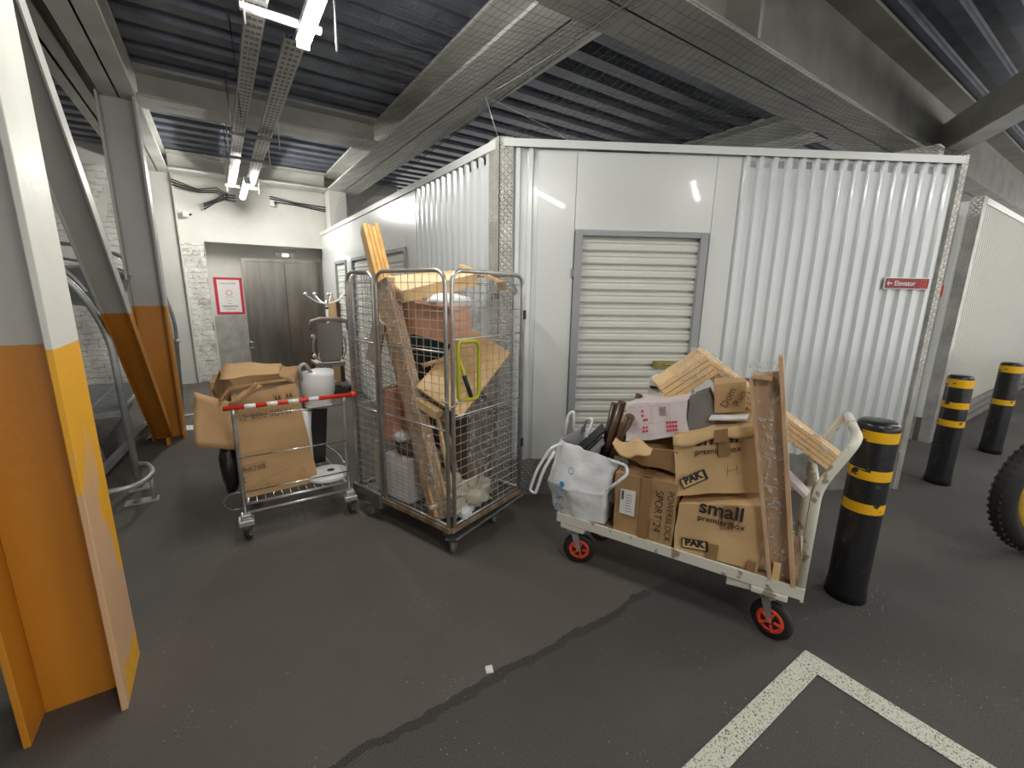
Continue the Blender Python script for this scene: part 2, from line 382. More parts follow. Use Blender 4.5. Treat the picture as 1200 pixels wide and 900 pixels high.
def on_face(A, B, C, D, off):            # patch on a bilinear face A B (bottom) D C (top); returns fn(s, t)
    A, B, C, D = V(A), V(B), V(C), V(D); n = (B-A).cross(D-A).normalized()
    return lambda s, t, e=0.: (A*(1-s)+B*s)*(1-t)+(D*(1-s)+C*s)*t + n*(off+e)
def patch(F, s0, s1, t0, t1, nu=1, nv=1):
    return MB().sheet(lambda u, v: F(s0+(s1-s0)*u, t0+(t1-t0)*v), nu, nv, False)
def rounded(pts, r, k=4):               # round the inner corners of a polyline
    pts = [V(p) for p in pts]; out = [pts[0]]
    for i in range(1, len(pts)-1):
        a, b, c = pts[i-1], pts[i], pts[i+1]; da = (a-b); dc = (c-b)
        rr = min(r, da.length*.45, dc.length*.45); p0 = b+da.normalized()*rr; p1 = b+dc.normalized()*rr
        for j in range(k+1):
            t = j/k; out.append(p0*(1-t)**2+b*2*t*(1-t)+p1*t*t)
    return out+[pts[-1]]

# ------------------------------------------------------------------ the setting
CX, CY = 1.717, 2.742
def FW(s, o, z): return V((CX+.8660*s-.5*o, CY-.5*s-.8660*o, z))     # along the front wall, out of it, up
HW = 2.62
struct('floor', MB().quad((-7, -9, 0), (18, -9, 0), (18, 12, 0), (-7, 12, 0)), 'asphalt')
# back wall with the lift recess
mb = MB()
mb.box(-6, -.11, 9.0, 9.9, 0, 3.65); mb.box(1.76, 3.2, 9.0, 9.9, 0, 3.65); mb.box(-.11, 1.76, 9.0, 9.9, 2.33, 3.65)
mb.box(-.11, 1.76, 9.46, 9.9, 0, 2.33)
struct('wall_back', mb, 'whitewash')
mb = MB(); mb.sheet(lambda u, v: (-5.5+5.02*u, 8.985-.05*noise.noise(V((u*16, v*7, 0))), 3.3*v), 60, 40)
struct('wall_brick', mb, 'brick')
mb = MB(); mb.sheet(lambda u, v: (-.42+.30*u, 8.975-.05*noise.noise(V((u*3, v*9, 4))), 2.3*v), 6, 40)
mb.sheet(lambda u, v: (-.12+.015*noise.noise(V((u*3, v*9, 7))), 8.97+.49*u, 2.3*v), 4, 30)
struct('trim_1', mb, 'brick')
struct('wall_left', MB().box(-5.7, -5.5, -9, 9, 0, 4.5), 'whitewash')
# corrugated ceiling decks, ribs run along x
def deck(y0, y1, x0, x1, z, name):
    pts = []; y = y0
    while y < y1:
        for dy, dz in ((0, 0), (.13, 0), (.155, .06), (.27, .06), (.285, .045), (.30, .0)): pts.append((x0, y+dy, z+dz))
        y += .31
    mb = MB().profile(pts, (x1-x0, 0, 0))
    y = y0
    mb.box(x0, x1, y0, y1, z+.1, z+.2)
    return struct(name, mb, 'deck')
deck(2.2, 9.9, -6, 18, 3.58, 'ceiling')
deck(-9, 2.2, -6, 2.3, 3.62, 'ceiling')
deck(-9, 2.2, 2.3, 18, 4.2, 'ceiling')
# deck rib embossing is fine ticks along the raised flanks
mb = MB()
for i in range(9):
    y = 2.2+.31*i+.27
    if y > 4.9: break
    x = 1.9
    while x < 4.6:
        mb.bar((x, y+.0, 3.622), (x, y-.1, 3.636), .012, .006); x += .045
struct('trim_2', mb, 'deck')
# roof edge closing the step between both decks
struct('trim_3', MB().box(2.3, 18, 2.2, 2.3, 3.58, 4.3), 'beam_dark')

# container block (storage units): left wall along y, front wall at 30 degrees
def corr(F, s0, s1, z0, z1, pitch, depth=.022):
    pts = []; s = s0; n = max(1, round((s1-s0)/pitch)); p = (s1-s0)/n
    for i in range(n):
        for ds, o in ((0, 0), (.10, 0), (.22, 1), (.52, 1), (.64, 0)): pts.append(F(s+ds*p, o*depth, z0))
        s += p
    pts.append(F(s1, 0, z0)); return MB().profile(pts, (0, 0, z1-z0))
LW = lambda s, o, z: V((CX-o, CY+s, z))
mb = corr(FW, .0, .265, .30, HW-.05, .088); mm = corr(FW, 1.72, 3.39, .32, HW-.05, .104, .024)
k = len(mb.v); mb.v += mm.v; mb.f += [tuple(i+k for i in f) for f in mm.f]; mb.sm += mm.sm
struct('wall_front', mb, 'panel_rib')
mb = MB()
for a, b, z0 in ((.265, .533, .30), (.537, 1.541, 2.045), (1.545, 1.72, .3)):
    mb.obox(FW, a, b, -.03, .012, z0, HW-.06)
mb.obox(FW, .533, 1.545, -.05, .002, 2.04, HW-.06); mb.obox(FW, .0, .56, -.05, -.01, 0, HW); mb.obox(FW, 1.5, 3.39, -.05, -.01, 0, HW)
struct('trim_4', mb, 'panel', label='flat white cladding panels around the shutter')
mb = MB()
mb.obox(FW, .02, 3.40, -.01, .035, HW-.045, HW); mb.obox(FW, .02, 3.40, .035, .04, HW-.052, HW-.04)
struct('trim_5', mb, 'panel')
mb = MB(); mb.obox(FW, .08, .545, .0, .028, 0, .30); mb.obox(FW, 1.52, 3.38, .0, .034, 0, .32); struct('trim_6', mb, 'diamond_k')
mb = MB(); mb.obox(FW, -.005, .085, .0, .032, 0, HW+.01); mb.hexa([LW(-.005, 0, 0), LW(.105, 0, 0), LW(.105, .028, 0), LW(-.025, .028, 0)], [LW(-.005, 0, HW+.01), LW(.105, 0, HW+.01), LW(.105, .028, HW+.01), LW(-.025, .028, HW+.01)])
struct('trim_7', mb, 'diamond')
mb = MB(); mb.obox(FW, 3.375, 3.425, -.3, .034, 0, HW+.01); struct('trim_8', mb, 'diamond')
mb = corr(LW, .105, 1.55, .3, HW-.05, .11); 
struct('wall_container', mb, 'panel_rib')
mb = MB()
for a, b, z0 in ((1.55, 1.83, .3), (1.834, 2.66, 2.05), (2.664, 3.26, 2.05), (3.264, 4.2, 2.05), (4.2, 4.46, .3), (4.464, 5.28, 2.05), (5.284, 6.26, .3)):
    mb.obox(LW, a, b, -.03, .012, z0, HW-.06)
mb.obox(LW, .1, 6.26, -.06, -.01, 0, HW)
struct('trim_9', mb, 'panel')
mb = MB(); mb.obox(LW, .02, 6.26, -.01, .03, HW-.06, HW); struct('trim_10', mb, 'panel')
mb = MB(); mb.obox(LW, .1, 1.83, 0, .02, 0, .3); mb.obox(LW, 4.1, 4.46, 0, .02, 0, .3); mb.obox(LW, 5.2, 6.26, 0, .02, 0, .3); struct('trim_11', mb, 'diamond_k')
struct('trim_12', MB().hexa([(CX, CY, 2.5), FW(3.38, 0, 2.5), (4.65, 8.9, 2.5), (CX, 8.9, 2.5)], [(CX, CY, 2.55), FW(3.38, 0, 2.55), (4.65, 8.9, 2.55), (CX, 8.9, 2.55)]), 'panel')
struct('wall_side', MB().box(4.62, 4.68, 1.06, 4.0, 0, HW), 'panel')
# roller shutters
def shutter(n, F, s0, s1, top, pitch, inset):
    fr = MB()
    fw = .055
    fr.obox(F, s0, s0+fw, -.03, .034, 0, top); fr.obox(F, s1-fw, s1, -.03, .034, 0, top); fr.obox(F, s0+fw, s1-fw, -.03, .03, top-.032, top)
    root = struct('door_%d' % n, fr, 'greyframe', bevel=.003)
    pts = []; z = .03
    while z+pitch < top-.03:
        for dz, o in ((0, -.014), (.05, .006), (.14, .012), (.44, .013), (.52, .004), (.60, .004), (.66, .011), (.84, .011), (.88, -.004), (.90, -.020), (.99, -.020)): pts.append(F(s0+fw, o-inset, z+dz*pitch))
        z += pitch
    pts.append(F(s0+fw, -.01-inset, top-.03))
    sm = MB().profile(pts, F(s1-fw, 0, 0)-F(s0+fw, 0, 0)); sm.f = [f[::-1] for f in sm.f]
    obj('shutter_curtain', sm, 'slat', root)
    return root
dr = shutter(1, FW, .54, 1.525, 2.035, .0935, .012)
lk = MB(); lk.obox(FW, 1.20, 1.385, .003, .022, 1.035, 1.095); lk.obox(FW, 1.215, 1.37, .022, .032, 1.05, 1.062); lk.obox(FW, 1.215, 1.37, .022, .032, 1.072, 1.085)
lk.tube([FW(1.28, .03, 1.066), FW(1.35, .03, 1.066)], .008, 8)
obj('sliding_latch', lk, 'brass', dr, label='brass coloured sliding latch')
hg = MB().obox(FW, .522, .54, .012, .03, 1.71, 1.77); obj('hinge_plate', hg, 'greyplastic', dr)
shutter(2, LW, 1.83, 4.12, 2.04, .0935, .012); shutter(3, LW, 4.46, 5.22, 2.04, .0935, .012)
# second storage block on the right
KX, KY = 6.52, 1.24
W2 = lambda s, o, z: V((KX+s, KY-o, z))
struct('wall_far', corr(W2, .12, 9.0, .3, HW-.04, .09, .012), 'panel_far')
mb = MB(); mb.box(KX, KX+9, KY+.01, KY+.05, 0, HW); mb.box(KX-.01, KX+9, KY-.02, KY+.02, HW-.06, HW); mb.box(KX-.03, KX+.04, KY+.078, 4.2, .28, HW-.04); struct('trim_13', mb, 'panel')
mb = MB()
for yy in (.10, .17, .26, .42, .6, .8): mb.box(KX-.042, KX-.029, KY+yy, KY+yy+.04, .28, HW-.06)
struct('trim_14', mb, 'panel')
mb = MB(); mb.box(KX-.02, KX+.12, KY-.022, KY+.0, 0, HW); mb.box(KX-.022, KX, KY-.02, KY+.075, 0, HW); mb.box(KX-.015, KX, KY+.13, 2.6, 0, .28); struct('trim_15', mb, 'diamond')
mb = MB()
for zz in (.02, .12, .21): mb.box(KX+.12, KX+9, KY-.03-.01*(zz < .05), KY+.0, zz, zz+.075)
struct('trim_16', mb, 'diamond_k')

# beams
def ibeam(axis, c, w, zb, zt, a0, a1, ft=.03, wt=.02):
    mb = MB()
    for (lo, hi, z0, z1) in ((-w/2, w/2, zb, zb+ft), (-w/2, w/2, zt-ft, zt), (-wt/2, wt/2, zb, zt)):
        if axis == 'y': mb.box(c+lo, c+hi, a0, a1, z0, z1)
        else: mb.box(a0, a1, c+lo, c+hi, z0, z1)
    return mb
b = ibeam('y', 2.05, .54, 3.30, 3.585, 2.435, 9); 
struct('beam_1', b, 'beam', bevel=.003)
b = ibeam('x', 2.17, .52, 3.30, 4.18, 1.0, 18.0, .035); b.box(2.28, 2.36, 1.9, 2.45, 3.33, 4.18); b.box(3.26, 3.30, 1.9, 2.45, 3.33, 4.18)
struct('beam_2', b, 'beam_dark', bevel=.003)
b = ibeam('x', 2.17, .40, 3.32, 3.60, -.4, 1.0); struct('beam_3', b, 'beam')
b = ibeam('x', 5.75, .34, 3.30, 3.575, -.435, 1.775); struct('beam_4', b, 'beam', bevel=.003)
b = ibeam('x', 8.75, .36, 3.30, 3.575, -.435, 1.775); struct('beam_5', b, 'beam', bevel=.003)
b = ibeam('y', -.575, .27, 3.30, 3.575, -6, 8.99); struct('beam_6', b, 'beam', bevel=.003)
b = ibeam('y', -.92, .2, 3.40, 3.575, -6, 8.99); struct('beam_7', b, 'beam')
b = ibeam('y', 5.6, .34, 3.3, 3.6, 2.4, 9); struct('beam_8', b, 'beam', bevel=.003)
b = MB(); b.bar((8.6, 2.2, 3.72), (4.4, -.6, 3.72), .06, .42); b.bar((8.6, 2.2, 3.50), (4.4, -.6, 3.50), .26, .03); struct('beam_9', b, 'beam')
b = ibeam('y', 3.25, .30, 3.72, 4.15, -3, 1.92); struct('beam_10', b, 'beam', bevel=.003)
b = ibeam('x', -2.2, .3, 3.3, 3.62, -.4, 6); struct('beam_11', b, 'beam')
for i in (10,): pass
# pier cap and post under the long beam
mb = MB(); mb.box(1.80, 2.1, 8.6, 8.95, 0, 3.3); struct('column_4', mb, 'whitewash')
mb = MB(); mb.box(6.9, 7.1, 1.75, 2.3, 2.3, 3.3); struct('trim_17', mb, 'whitewash')

# steel columns (H sections, flanges face along x)
def column(n, yc, half, m1, m2, z1=3.30):
    fl = MB(); fl.box(-.475, -.455, yc-half, yc+half, 0, z1)
    root = struct('column_%d' % n, fl, m2, bevel=.003)
    w = MB(); w.box(-.735, -.715, yc-half, yc+half, 0, z1); w.box(-.715, -.475, yc-.008, yc+.008, 0, z1)
    obj('web_and_flange', w, m1, root, bevel=.003)
    return root
column(1, 2.10, .155, 'col', 'col_worn_lit'); column(2, 5.76, .13, 'col', 'col')
mb = MB(); mb.box(-.74, -.43, 8.9, 9.0, 0, 3.3); mb.box(-.43, -.41, 8.86, 9.0, 0, 3.3); struct('column_3', mb, 'whitewash')
# diagonal brace
mb = MB(); p, q = V((-.63, 5.60, .06)), V((-.63, 2.3, 3.32)); d = (q-p).normalized(); up = V((0, d.z, -d.y))
mb.bar(p, q, .14, .008, up=up); mb.bar(p+V((.073, 0, 0)), q+V((.073, 0, 0)), .008, .11, up=up); mb.bar(p-V((.073, 0, 0)), q-V((.073, 0, 0)), .008, .11, up=up)
mb.box(-.60, -.57, 5.45, 5.6, .0, .07)
struct('brace_1', mb, 'col')

# bay line
mb = MB(); z = .004
mb.quad((-.5, .55, z), (1.985, .55, z), (2.087, .64, z), (-.5, .64, z)); mb.quad((1.985, -3, z), (2.087, -3, z), (2.087, .64, z), (1.985, .55, z))
tag(obj('parking_bay_line', mb, 'line'), 'white painted right angled bay line on the asphalt', 'road marking')

# ------------------------------------------------------------------ ceiling services
def batten(x, y0, y1, z, label, glow='tubeglow'):
    t = thing('batten_light', (x, (y0+y1)/2, z), label, 'ceiling light', 'fluorescent battens under the deck')
    obj('housing', MB().box(x-.034, x+.034, y0, y1, z, z+.05), 'white', t, bevel=.006)
    pr = [(x-.034, y0+.02, z), (x-.032, y0+.02, z-.025), (x-.018, y0+.02, z-.04), (x+.018, y0+.02, z-.04), (x+.032, y0+.02, z-.025), (x+.034, y0+.02, z)]
    mb = MB().profile(pr, (0, y1-y0-.04, 0)); n = len(mb.v); mb.face([0, 2, 4, 6, 8, 10]); mb.face([11, 9, 7, 5, 3, 1])
    obj('diffuser', mb, glow, t)
    for yy in (y0, y1-.02): obj('end_cap', MB().box(x-.036, x+.036, yy, yy+.02, z-.042, z+.02), 'white', t, bevel=.004)
    return t
batten(.57, 1.75, 3.14, 3.03, 'bright fluorescent batten nearest the camera at the top of the picture')
batten(.47, 7.05, 8.3, 2.98, 'lit fluorescent batten in front of the lift wall', 'tubeglow_bright')
for x, y in ((.57, -1.0), (2.6, -1.7), (5.0, -.7), (7.2, -1.3), (9.6, -1.3)):
    batten(x, y-.7, y+.7, 3.03 if x < 1 else 3.12 if x < 3 else 3.5, {.57: 'fluorescent batten directly above the viewer in the row of the nearest light', 2.6: 'fluorescent batten behind the viewer over the aisle', 5.0: 'fluorescent batten over the parking bay', 7.2: 'fluorescent batten over the right hand bollards', 9.6: 'fluorescent batten at the far right of the aisle'}[x])
def tray(x, w, y0, y1, z, label):
    t = thing('cable_tray', (x, (y0+y1)/2, z), label, 'cable tray', 'cable trays along the ceiling')
    mb = MB(); mb.profile([(x-w/2, y0, z+.03), (x-w/2, y0, z), (x+w/2, y0, z), (x+w/2, y0, z+.03)], (0, y1-y0, 0))
    obj('tray_channel', mb, 'zinc', t, solid=.0015)
    mb = MB(); y = y0+.03
    while y < y1:
        for k in (-1, 0, 1): mb.box(x+k*w*.28-.011, x+k*w*.28+.011, y, y+.035, z-.0022, z-.0010)
        y += .075
    obj('punched_slots', mb, 'zinc_dark', t)
    mb = MB()
    for k in range(4): mb.tube([(x-w*.35+k*w*.23+.008*math.sin(yy*3+k), yy, z+.014) for yy in [y0+(y1-y0)*i/20 for i in range(21)]], .008, 6)
    obj('cables', mb, 'cable', t)
    return t
tray(.335, .10, 1.2, 8.3, 3.10, 'perforated cable tray left of the ceiling lights')
tray(.56, .12, 3.3, 8.3, 3.10, 'perforated cable tray in line with the ceiling lights')
for i, (yy, lb) in enumerate(((3.02, 'pale slotted bracket under the trays beside the nearest light'), (5.35, 'slotted bracket under the trays at the middle beam'), (6.3, 'slotted bracket under the trays before the far light'), (8.0, 'slotted bracket under the trays at the far light'))):
    t = thing('strut_bracket', (.42, yy, 3.02), lb, 'bracket', 'strut brackets under the cable trays')
    obj('strut', MB().box(.25, .66, yy, yy+.035, 3.055, 3.085), 'white' if i in (0, 3) else 'zinc_dark', t, bevel=.003)
    for xx in (.27, .68 if i else .74): obj('hanger_rod', MB().tube([(xx, yy+.02, 2.99), (xx, yy+.02, 3.6)], .006, 6), 'zinc', t)
t = thing('smoke_detector', (.74, 6.4, 3.5), 'white smoke detector between the trays and the beam', 'smoke detector')
obj('detector_base', MB().lathe((.74, 6.4, 3.56), [(.055, 0), (.06, .02)], 20), 'white', t)
obj('sensor_head', MB().lathe((.74, 6.4, 3.50), [(.02, 0), (.035, .015), (.04, .03), (.05, .05), (.05, .062)], 20), 'white', t)
for pts, lb in ((([(-.05, 8.9, 2.82), (.1, 8.9, 2.92), (.25, 8.9, 3.02), (.40, 8.9, 3.0)]), 'sagging black cable loops at the top left of the lift wall'), ([(-.42, 8.85, 3.13), (-.1, 8.85, 3.05), (.15, 8.85, 3.1), (.3, 8.85, 3.0)], 'thin black cable hanging above the sagging loops'), ([(.9, 8.93, 3.06), (1.3, 8.93, 3.03), (1.8, 8.93, 3.0)], 'black cable run at the top right of the lift wall')):
    mb = MB()
    for k in range(3): mb.tube([V(p)+V((0, -.02*k, .03*k+.015*math.sin(i*2+k))) for i, p in enumerate(pts)], .01, 6)
    tag(obj('cable_run', mb, 'cable'), lb, 'cable')
t = thing('junction_box', (-.3, 8.9, 2.72), 'small white junction box on the corner of the lift wall', 'junction box')
obj('box_body', MB().box(-.34, -.26, 8.88, 8.97, 2.68, 2.76), 'white', t, bevel=.006); obj('gland', MB().tube([(-.26, 8.92, 2.72), (-.22, 8.92, 2.73)], .015, 8), 'cable', t)
t = thing('conduit_clip', (.93, 8.93, 3.02), 'pale clip box on the cable run right of the far light', 'conduit box')
obj('box_body', MB().box(.9, .97, 8.9, 8.96, 2.98, 3.08), 'white', t, bevel=.005); obj('gland', MB().tube([(.97, 8.93, 3.04), (1.0, 8.93, 3.04)], .013, 8), 'cable', t)
for x, y, z0, lb in ((.28, 4.3, 2.95, 'thin dark drop wire left of the trays, nearer one'), (.22, 6.0, 3.0, 'thin dark drop wire left of the trays, farther one')):
    tag(obj('drop_wire', MB().tube([(x, y, 3.6), (x+.01, y, 3.2), (x+.02, y+.15, z0)], .004, 5), 'cable'), lb, 'wire')

# bird netting
def net(P00, P10, P11, P01, nu, nv, r, sag):
    P = [V(p) for p in (P00, P10, P11, P01)]
    def S(u, v):
        w = (P[0]*(1-u)+P[1]*u)*(1-v)+(P[3]*(1-u)+P[2]*u)*v
        return w+V((0, 0, -sag*math.sin(PI*u)*math.sin(PI*v)+.02*noise.noise(V((u*9, v*5, 1)))))+V((.02*noise.noise(V((u*6, v*6, 3))), 0, 0))
    mb = MB()
    for i in range(nu+1): mb.tube([S(i/nu, j/12) for j in range(13)], r, 3, cap=False)
    for j in range(nv+1): mb.tube([S(i/24, j/nv) for i in range(25)], r, 3, cap=False)
    return mb
node = V((1.63, 2.80, 2.88))
mb = net(FW(0, .04, HW+.01), FW(3.4, .04, HW+.01), (6.4, 1.88, 3.30), (2.30, 1.88, 3.29), 60, 15, .0013, .05)
o = tag(obj('bird_netting', mb, 'wire'), 'black bird netting rising from the front wall top to the beam', 'netting'); o['kind'] = 'stuff'
mb = net(LW(5.2, 0, HW+.02), (CX-.08, CY+.06, 2.80), (2.2, 1.88, 3.28), (1.25, 4.6, 3.20), 50, 20, .0011, .04)
k = net((CX-.08, CY+.06, 2.85), (2.28, 1.88, 3.28), (1.0, 1.7, 3.28), (1.0, 3.9, 3.24), 26, 30, .0011, .04)
n0 = len(mb.v); mb.v += k.v; mb.f += [tuple(i+n0 for i in f) for f in k.f]; mb.sm += k.sm
o = tag(obj('bird_netting', mb, 'wire'), 'bird netting stretched below the long beam left of the tie wire', 'netting'); o['kind'] = 'stuff'
t = thing('tie_wire', (1.63, 2.8, 2.62), 'tie wire from the corner of the white block up to the cross beam', 'wire')
obj('vertical_wire', MB().tube([(CX-.02, CY+.0, HW), node], .003, 6), 'zinc', t)
mb = MB().tube([node+(V((2.20, 1.86, 3.29))-node)*i/8+V((0, 0, -.02*math.sin(PI*i/8))) for i in range(9)], .005, 6); obj('edge_cord', mb, 'zinc_dark', t)
obj('net_hook', MB().torus((2.20, 1.86, 3.285), .02, .005, (0, 1, 0), 14, 6), 'zinc', t)
mb = MB().tube([node, V((2.4, 3.1, 2.93)), V((3.3, 3.5, 2.95))], .0022, 5); tag(obj('stay_wire', mb, 'zinc'), 'thin stay wire running right above the storage block roof', 'wire')

# ------------------------------------------------------------------ lift front
ly = 9.46
t = struct('door_4', MB().box(.40, .46, ly-.05, ly+.02, 0, 2.12).box(1.70, 1.757, ly-.05, ly+.02, 0, 2.12).box(.46, 1.70, ly-.05, ly+.02, 2.07, 2.12), 'steel')
obj('lift_door_leaf', MB().box(.46, 1.088, ly-.025, ly, 0, 2.07), 'steel', t, bevel=.003); obj('lift_door_leaf', MB().box(1.092, 1.70, ly-.032, ly, 0, 2.07), 'steel', t, bevel=.003)
t = thing('lift_indicator', (1.12, ly, 2.2), 'small lit floor indicator above the lift doors', 'indicator')
obj('indicator_plate', MB().box(.95, 1.28, ly-.02, ly, 2.16, 2.26), 'steel', t, bevel=.003); obj('indicator_screen', MB().box(1.08, 1.18, ly-.024, ly-.019, 2.185, 2.235), 'indicator', t)
mb = MB(); mb.box(-.09, .40, ly-.016, ly, 0, 1.10); mb.box(.33, .40, ly-.035, ly-.016, 0, 1.10)
tag(obj('checker_plate', mb, 'diamond'), 'checker plate cladding below the poster beside the lift', 'metal plate')
t = thing('lock_box', (.42, ly-.08, .5), 'small metal latch fitting low beside the lift door', 'latch')
obj('latch_body', MB().box(.385, .425, ly-.08, ly-.05, .48, .62), 'zinc_dark', t, bevel=.004); obj('latch_bolt', MB().tube([(.38, ly-.09, .5), (.46, ly-.09, .5)], .012, 8), 'zinc', t); obj('latch_bolt', MB().tube([(.38, ly-.09, .6), (.46, ly-.09, .6)], .012, 8), 'zinc', t)
t = thing('poster', (.165, ly, 1.1), 'white notice with a red border beside the lift', 'poster')
obj('red_border', MB().box(-.05, .38, ly-.012, ly, 1.12, 1.77), 'crimson', t); obj('notice_sheet', MB().box(-.005, .335, ly-.015, ly-.012, 1.16, 1.73), 'paper', t)
mb = MB()
for z, w, h in ((1.66, .26, .012), (1.36, .06, .006), (1.31, .08, .006), (1.255, .25, .018), (1.225, .2, .006), (1.205, .14, .006)):
    x = .165-w/2
    while x < .165+w/2-.012: L = random.uniform(.012, .03); mb.box(x, min(x+L, .165+w/2), ly-.0165, ly-.015, z, z+h); x += L+.008
obj('printed_lines', mb, 'ink_soft', t)
mb = MB().torus((.165, ly-.016, 1.50), .045, .004, (0, 1, 0), 20, 5); mb.box(.10, .23, ly-.0165, ly-.015, 1.425, 1.43); obj('printed_emblem', mb, 'crimson', t)
# signs
t = thing('elevator_sign', FW(3.13, .03, 1.66), 'dark red sign with white arrow and lettering on the ribbed wall', 'sign')
obj('sign_plate', MB().obox(FW, 2.945, 3.315, .028, .036, 1.665, 1.755), 'signtext', t, bevel=.003)
obj('sign_face', MB().obox(FW, 2.953, 3.307, .036, .038, 1.673, 1.747), 'signred', t)
lettering(t, 'Elevator', FW(3.025, .039, 1.683), (.866, -.5, 0), (0, 0, 1), .052, 'signtext', bold=.0006)
mb = MB(); mb.obox(FW, 2.975, 3.01, .038, .0395, 1.706, 1.713)
mb.obox(lambda a, b, c: FW(2.968+a*.7-c*.7+.0, .038+b, 1.7095+a*.7+c*.7), 0, .02, 0, .0015, -.003, .003); mb.obox(lambda a, b, c: FW(2.968+a*.7+c*.7, .038+b, 1.7095-a*.7+c*.7), 0, .02, 0, .0015, -.003, .003)
obj('arrow', mb, 'signtext', t)
mb = MB()
for a, b_, c_, d_ in ((3.235, 3.285, 1.682, 1.686), (3.235, 3.285, 1.734, 1.738), (3.235, 3.239, 1.682, 1.738), (3.281, 3.285, 1.682, 1.738), (3.258, 3.262, 1.69, 1.73), (3.247, 3.25, 1.7, 1.72), (3.27, 3.273, 1.7, 1.72)): mb.obox(FW, a, b_, .038, .0395, c_, d_)
obj('lift_pictogram', mb, 'redhub', t)
t = thing('small_sign', (KX-.02, 1.40, 1.62), 'small red square sign in the gap between the storage blocks', 'sign')
obj('sign_plate', MB().box(KX-.05, KX-.043, 1.37, 1.44, 1.62, 1.74), 'redhub', t, bevel=.003); obj('sign_arrow', MB().box(KX-.053, KX-.05, 1.39, 1.41, 1.65, 1.71), 'signtext', t)

# ------------------------------------------------------------------ bollards
def bollard(x, y, h, r, label, bands):
    t = thing('bollard', (x, y, 0), label, 'bollard', 'black and yellow bollards')
    obj('post', MB().lathe((x, y, 0), [(r+.006, 0), (r+.004, .05), (r, .1), (r, h-.035), (r*.97, h-.015), (r*.8, h-.003), (r*.3, h)], 32), 'bollard', t)
    for a, b in bands: obj('reflective_band', MB().lathe((x, y, 0), [(r+.0015, a), (r+.002, b)], 32, cap=False), 'yellow', t)
bollard(2.70, .70, 1.0, .088, 'large black bollard with worn yellow bands beside the white trolley handle', ((.90, .955), (.70, .755), (.52, .575)))
bollard(5.16, .86, .97, .085, 'black bollard with three neat yellow bands before the gap between the blocks', ((.87, .94), (.69, .745), (.53, .585)))
bollard(6.72, .78, .97, .085, 'farthest black bollard with two yellow bands by the right block', ((.87, .94), (.53, .585)))
bollard(3.22, 1.60, 1.0, .075, 'black bollard mostly hidden behind the load on the white trolley', ((.90, .955), (.70, .755)))
mb = MB()
for k in range(45):
    a = random.uniform(-.6, 2.6); d_ = random.uniform(.1, .26); x, y = 2.78+d_*math.cos(a)*.8-.05, .66-d_*math.sin(a)*.5; s_ = random.uniform(.001, .0045)
    mb.box(x, x+s_*2, y, y+s_, .0, .004+s_*.3)
o = tag(obj('grit', mb, 'greycard'), 'pale grit and leaf crumbs at the foot of the large bollard', 'grit'); o['kind'] = 'stuff'

# ------------------------------------------------------------------ bicycle racks on the left
t = thing('bicycle_rack', (-.75, 4.35, 0), 'galvanised hoop bicycle rack with slotted tray behind the near column', 'bicycle rack')
def hoop(Y, x0, h=0.):
    return rounded([(x0, Y, .02), (x0-.02, Y, 1.25+h), (x0-.16, Y, 1.62+h), (x0-.5, Y, 1.92+h), (x0-1.3, Y, 2.05+h), (x0-2.2, Y, 1.9+h)], .4, 6)
obj('hoop', MB().tube(hoop(4.35, -.69), .024, 10), 'galv', t)
obj('hoop', MB().tube(hoop(5.35, -.86, .05), .018, 10), 'galv', t)
obj('wheel_ring', MB().tube(rounded([(-1.0, 4.22, .20), (-.95, 3.84, .20), (-.62, 3.84, .20), (-.55, 4.10, .20), (-.62, 4.33, .20), (-.68, 4.36, .20)], .14, 5), .019, 10), 'galv', t)
obj('foot', MB().tube([(-.57, 4.05, .2), (-.57, 4.05, .01)], .014, 8).box(-.74, -.54, 4.0, 4.1, 0, .01), 'galv', t); obj('foot', MB().box(-.75, -.62, 4.28, 4.42, 0, .012), 'galv', t)
obj('floor_rail', MB().bar((-1.02, 3.75, .12), (-.72, 6.3, .16), .05, .05), 'galv', t)
mb = MB(); mb.bar((-1.40, 5.25, .43), (-1.40, 6.9, .43), .03, .05); mb.bar((-.86, 5.25, .43), (-.86, 6.9, .43), .03, .05); mb.bar((-1.4, 5.25, .43), (-.86, 5.25, .43), .05, .05); mb.bar((-1.13, 5.25, .43), (-1.13, 6.9, .43), .03, .03)
y = 5.32
while y < 6.85: mb.bar((-1.40, y+.1, .44), (-.86, y-.02, .44), .014, .02); y += .055
obj('slotted_tray', mb, 'galv', t)
obj('tray_leg', MB().box(-1.02, -.98, 6.2, 6.24, 0, .42), 'galv', t); obj('tray_leg', MB().box(-1.42, -1.38, 5.3, 5.34, 0, .42), 'galv', t)
mb = MB().hexa([(-1.3, 5.0, .02), (-.98, 5.0, .02), (-.98, 6.4, .02), (-1.3, 6.4, .02)], [(-1.2, 5.0, .2), (-1.0, 5.0, .2), (-1.0, 6.4, .2), (-1.2, 6.4, .2)]); obj('wheel_trough', mb, 'zinc_dark', t)
t = thing('bicycle_rack', (-.54, 6.7, 0), 'galvanised hoop of the farther bicycle rack beside the second column', 'bicycle rack')
obj('hoop', MB().tube(rounded([(-.53, 6.65, .02), (-.47, 6.65, 1.2), (-.56, 6.65, 1.62), (-.9, 6.65, 1.98), (-1.5, 6.65, 2.05), (-2.4, 6.65, 1.9)], .4, 6), .02, 10), 'galv', t)
obj('hoop', MB().tube(rounded([(-.53, 6.78, .02), (-.53, 6.78, 1.2), (-.62, 6.78, 1.55), (-.9, 6.78, 1.8), (-1.5, 6.78, 1.9)], .4, 6), .014, 10), 'galv', t)
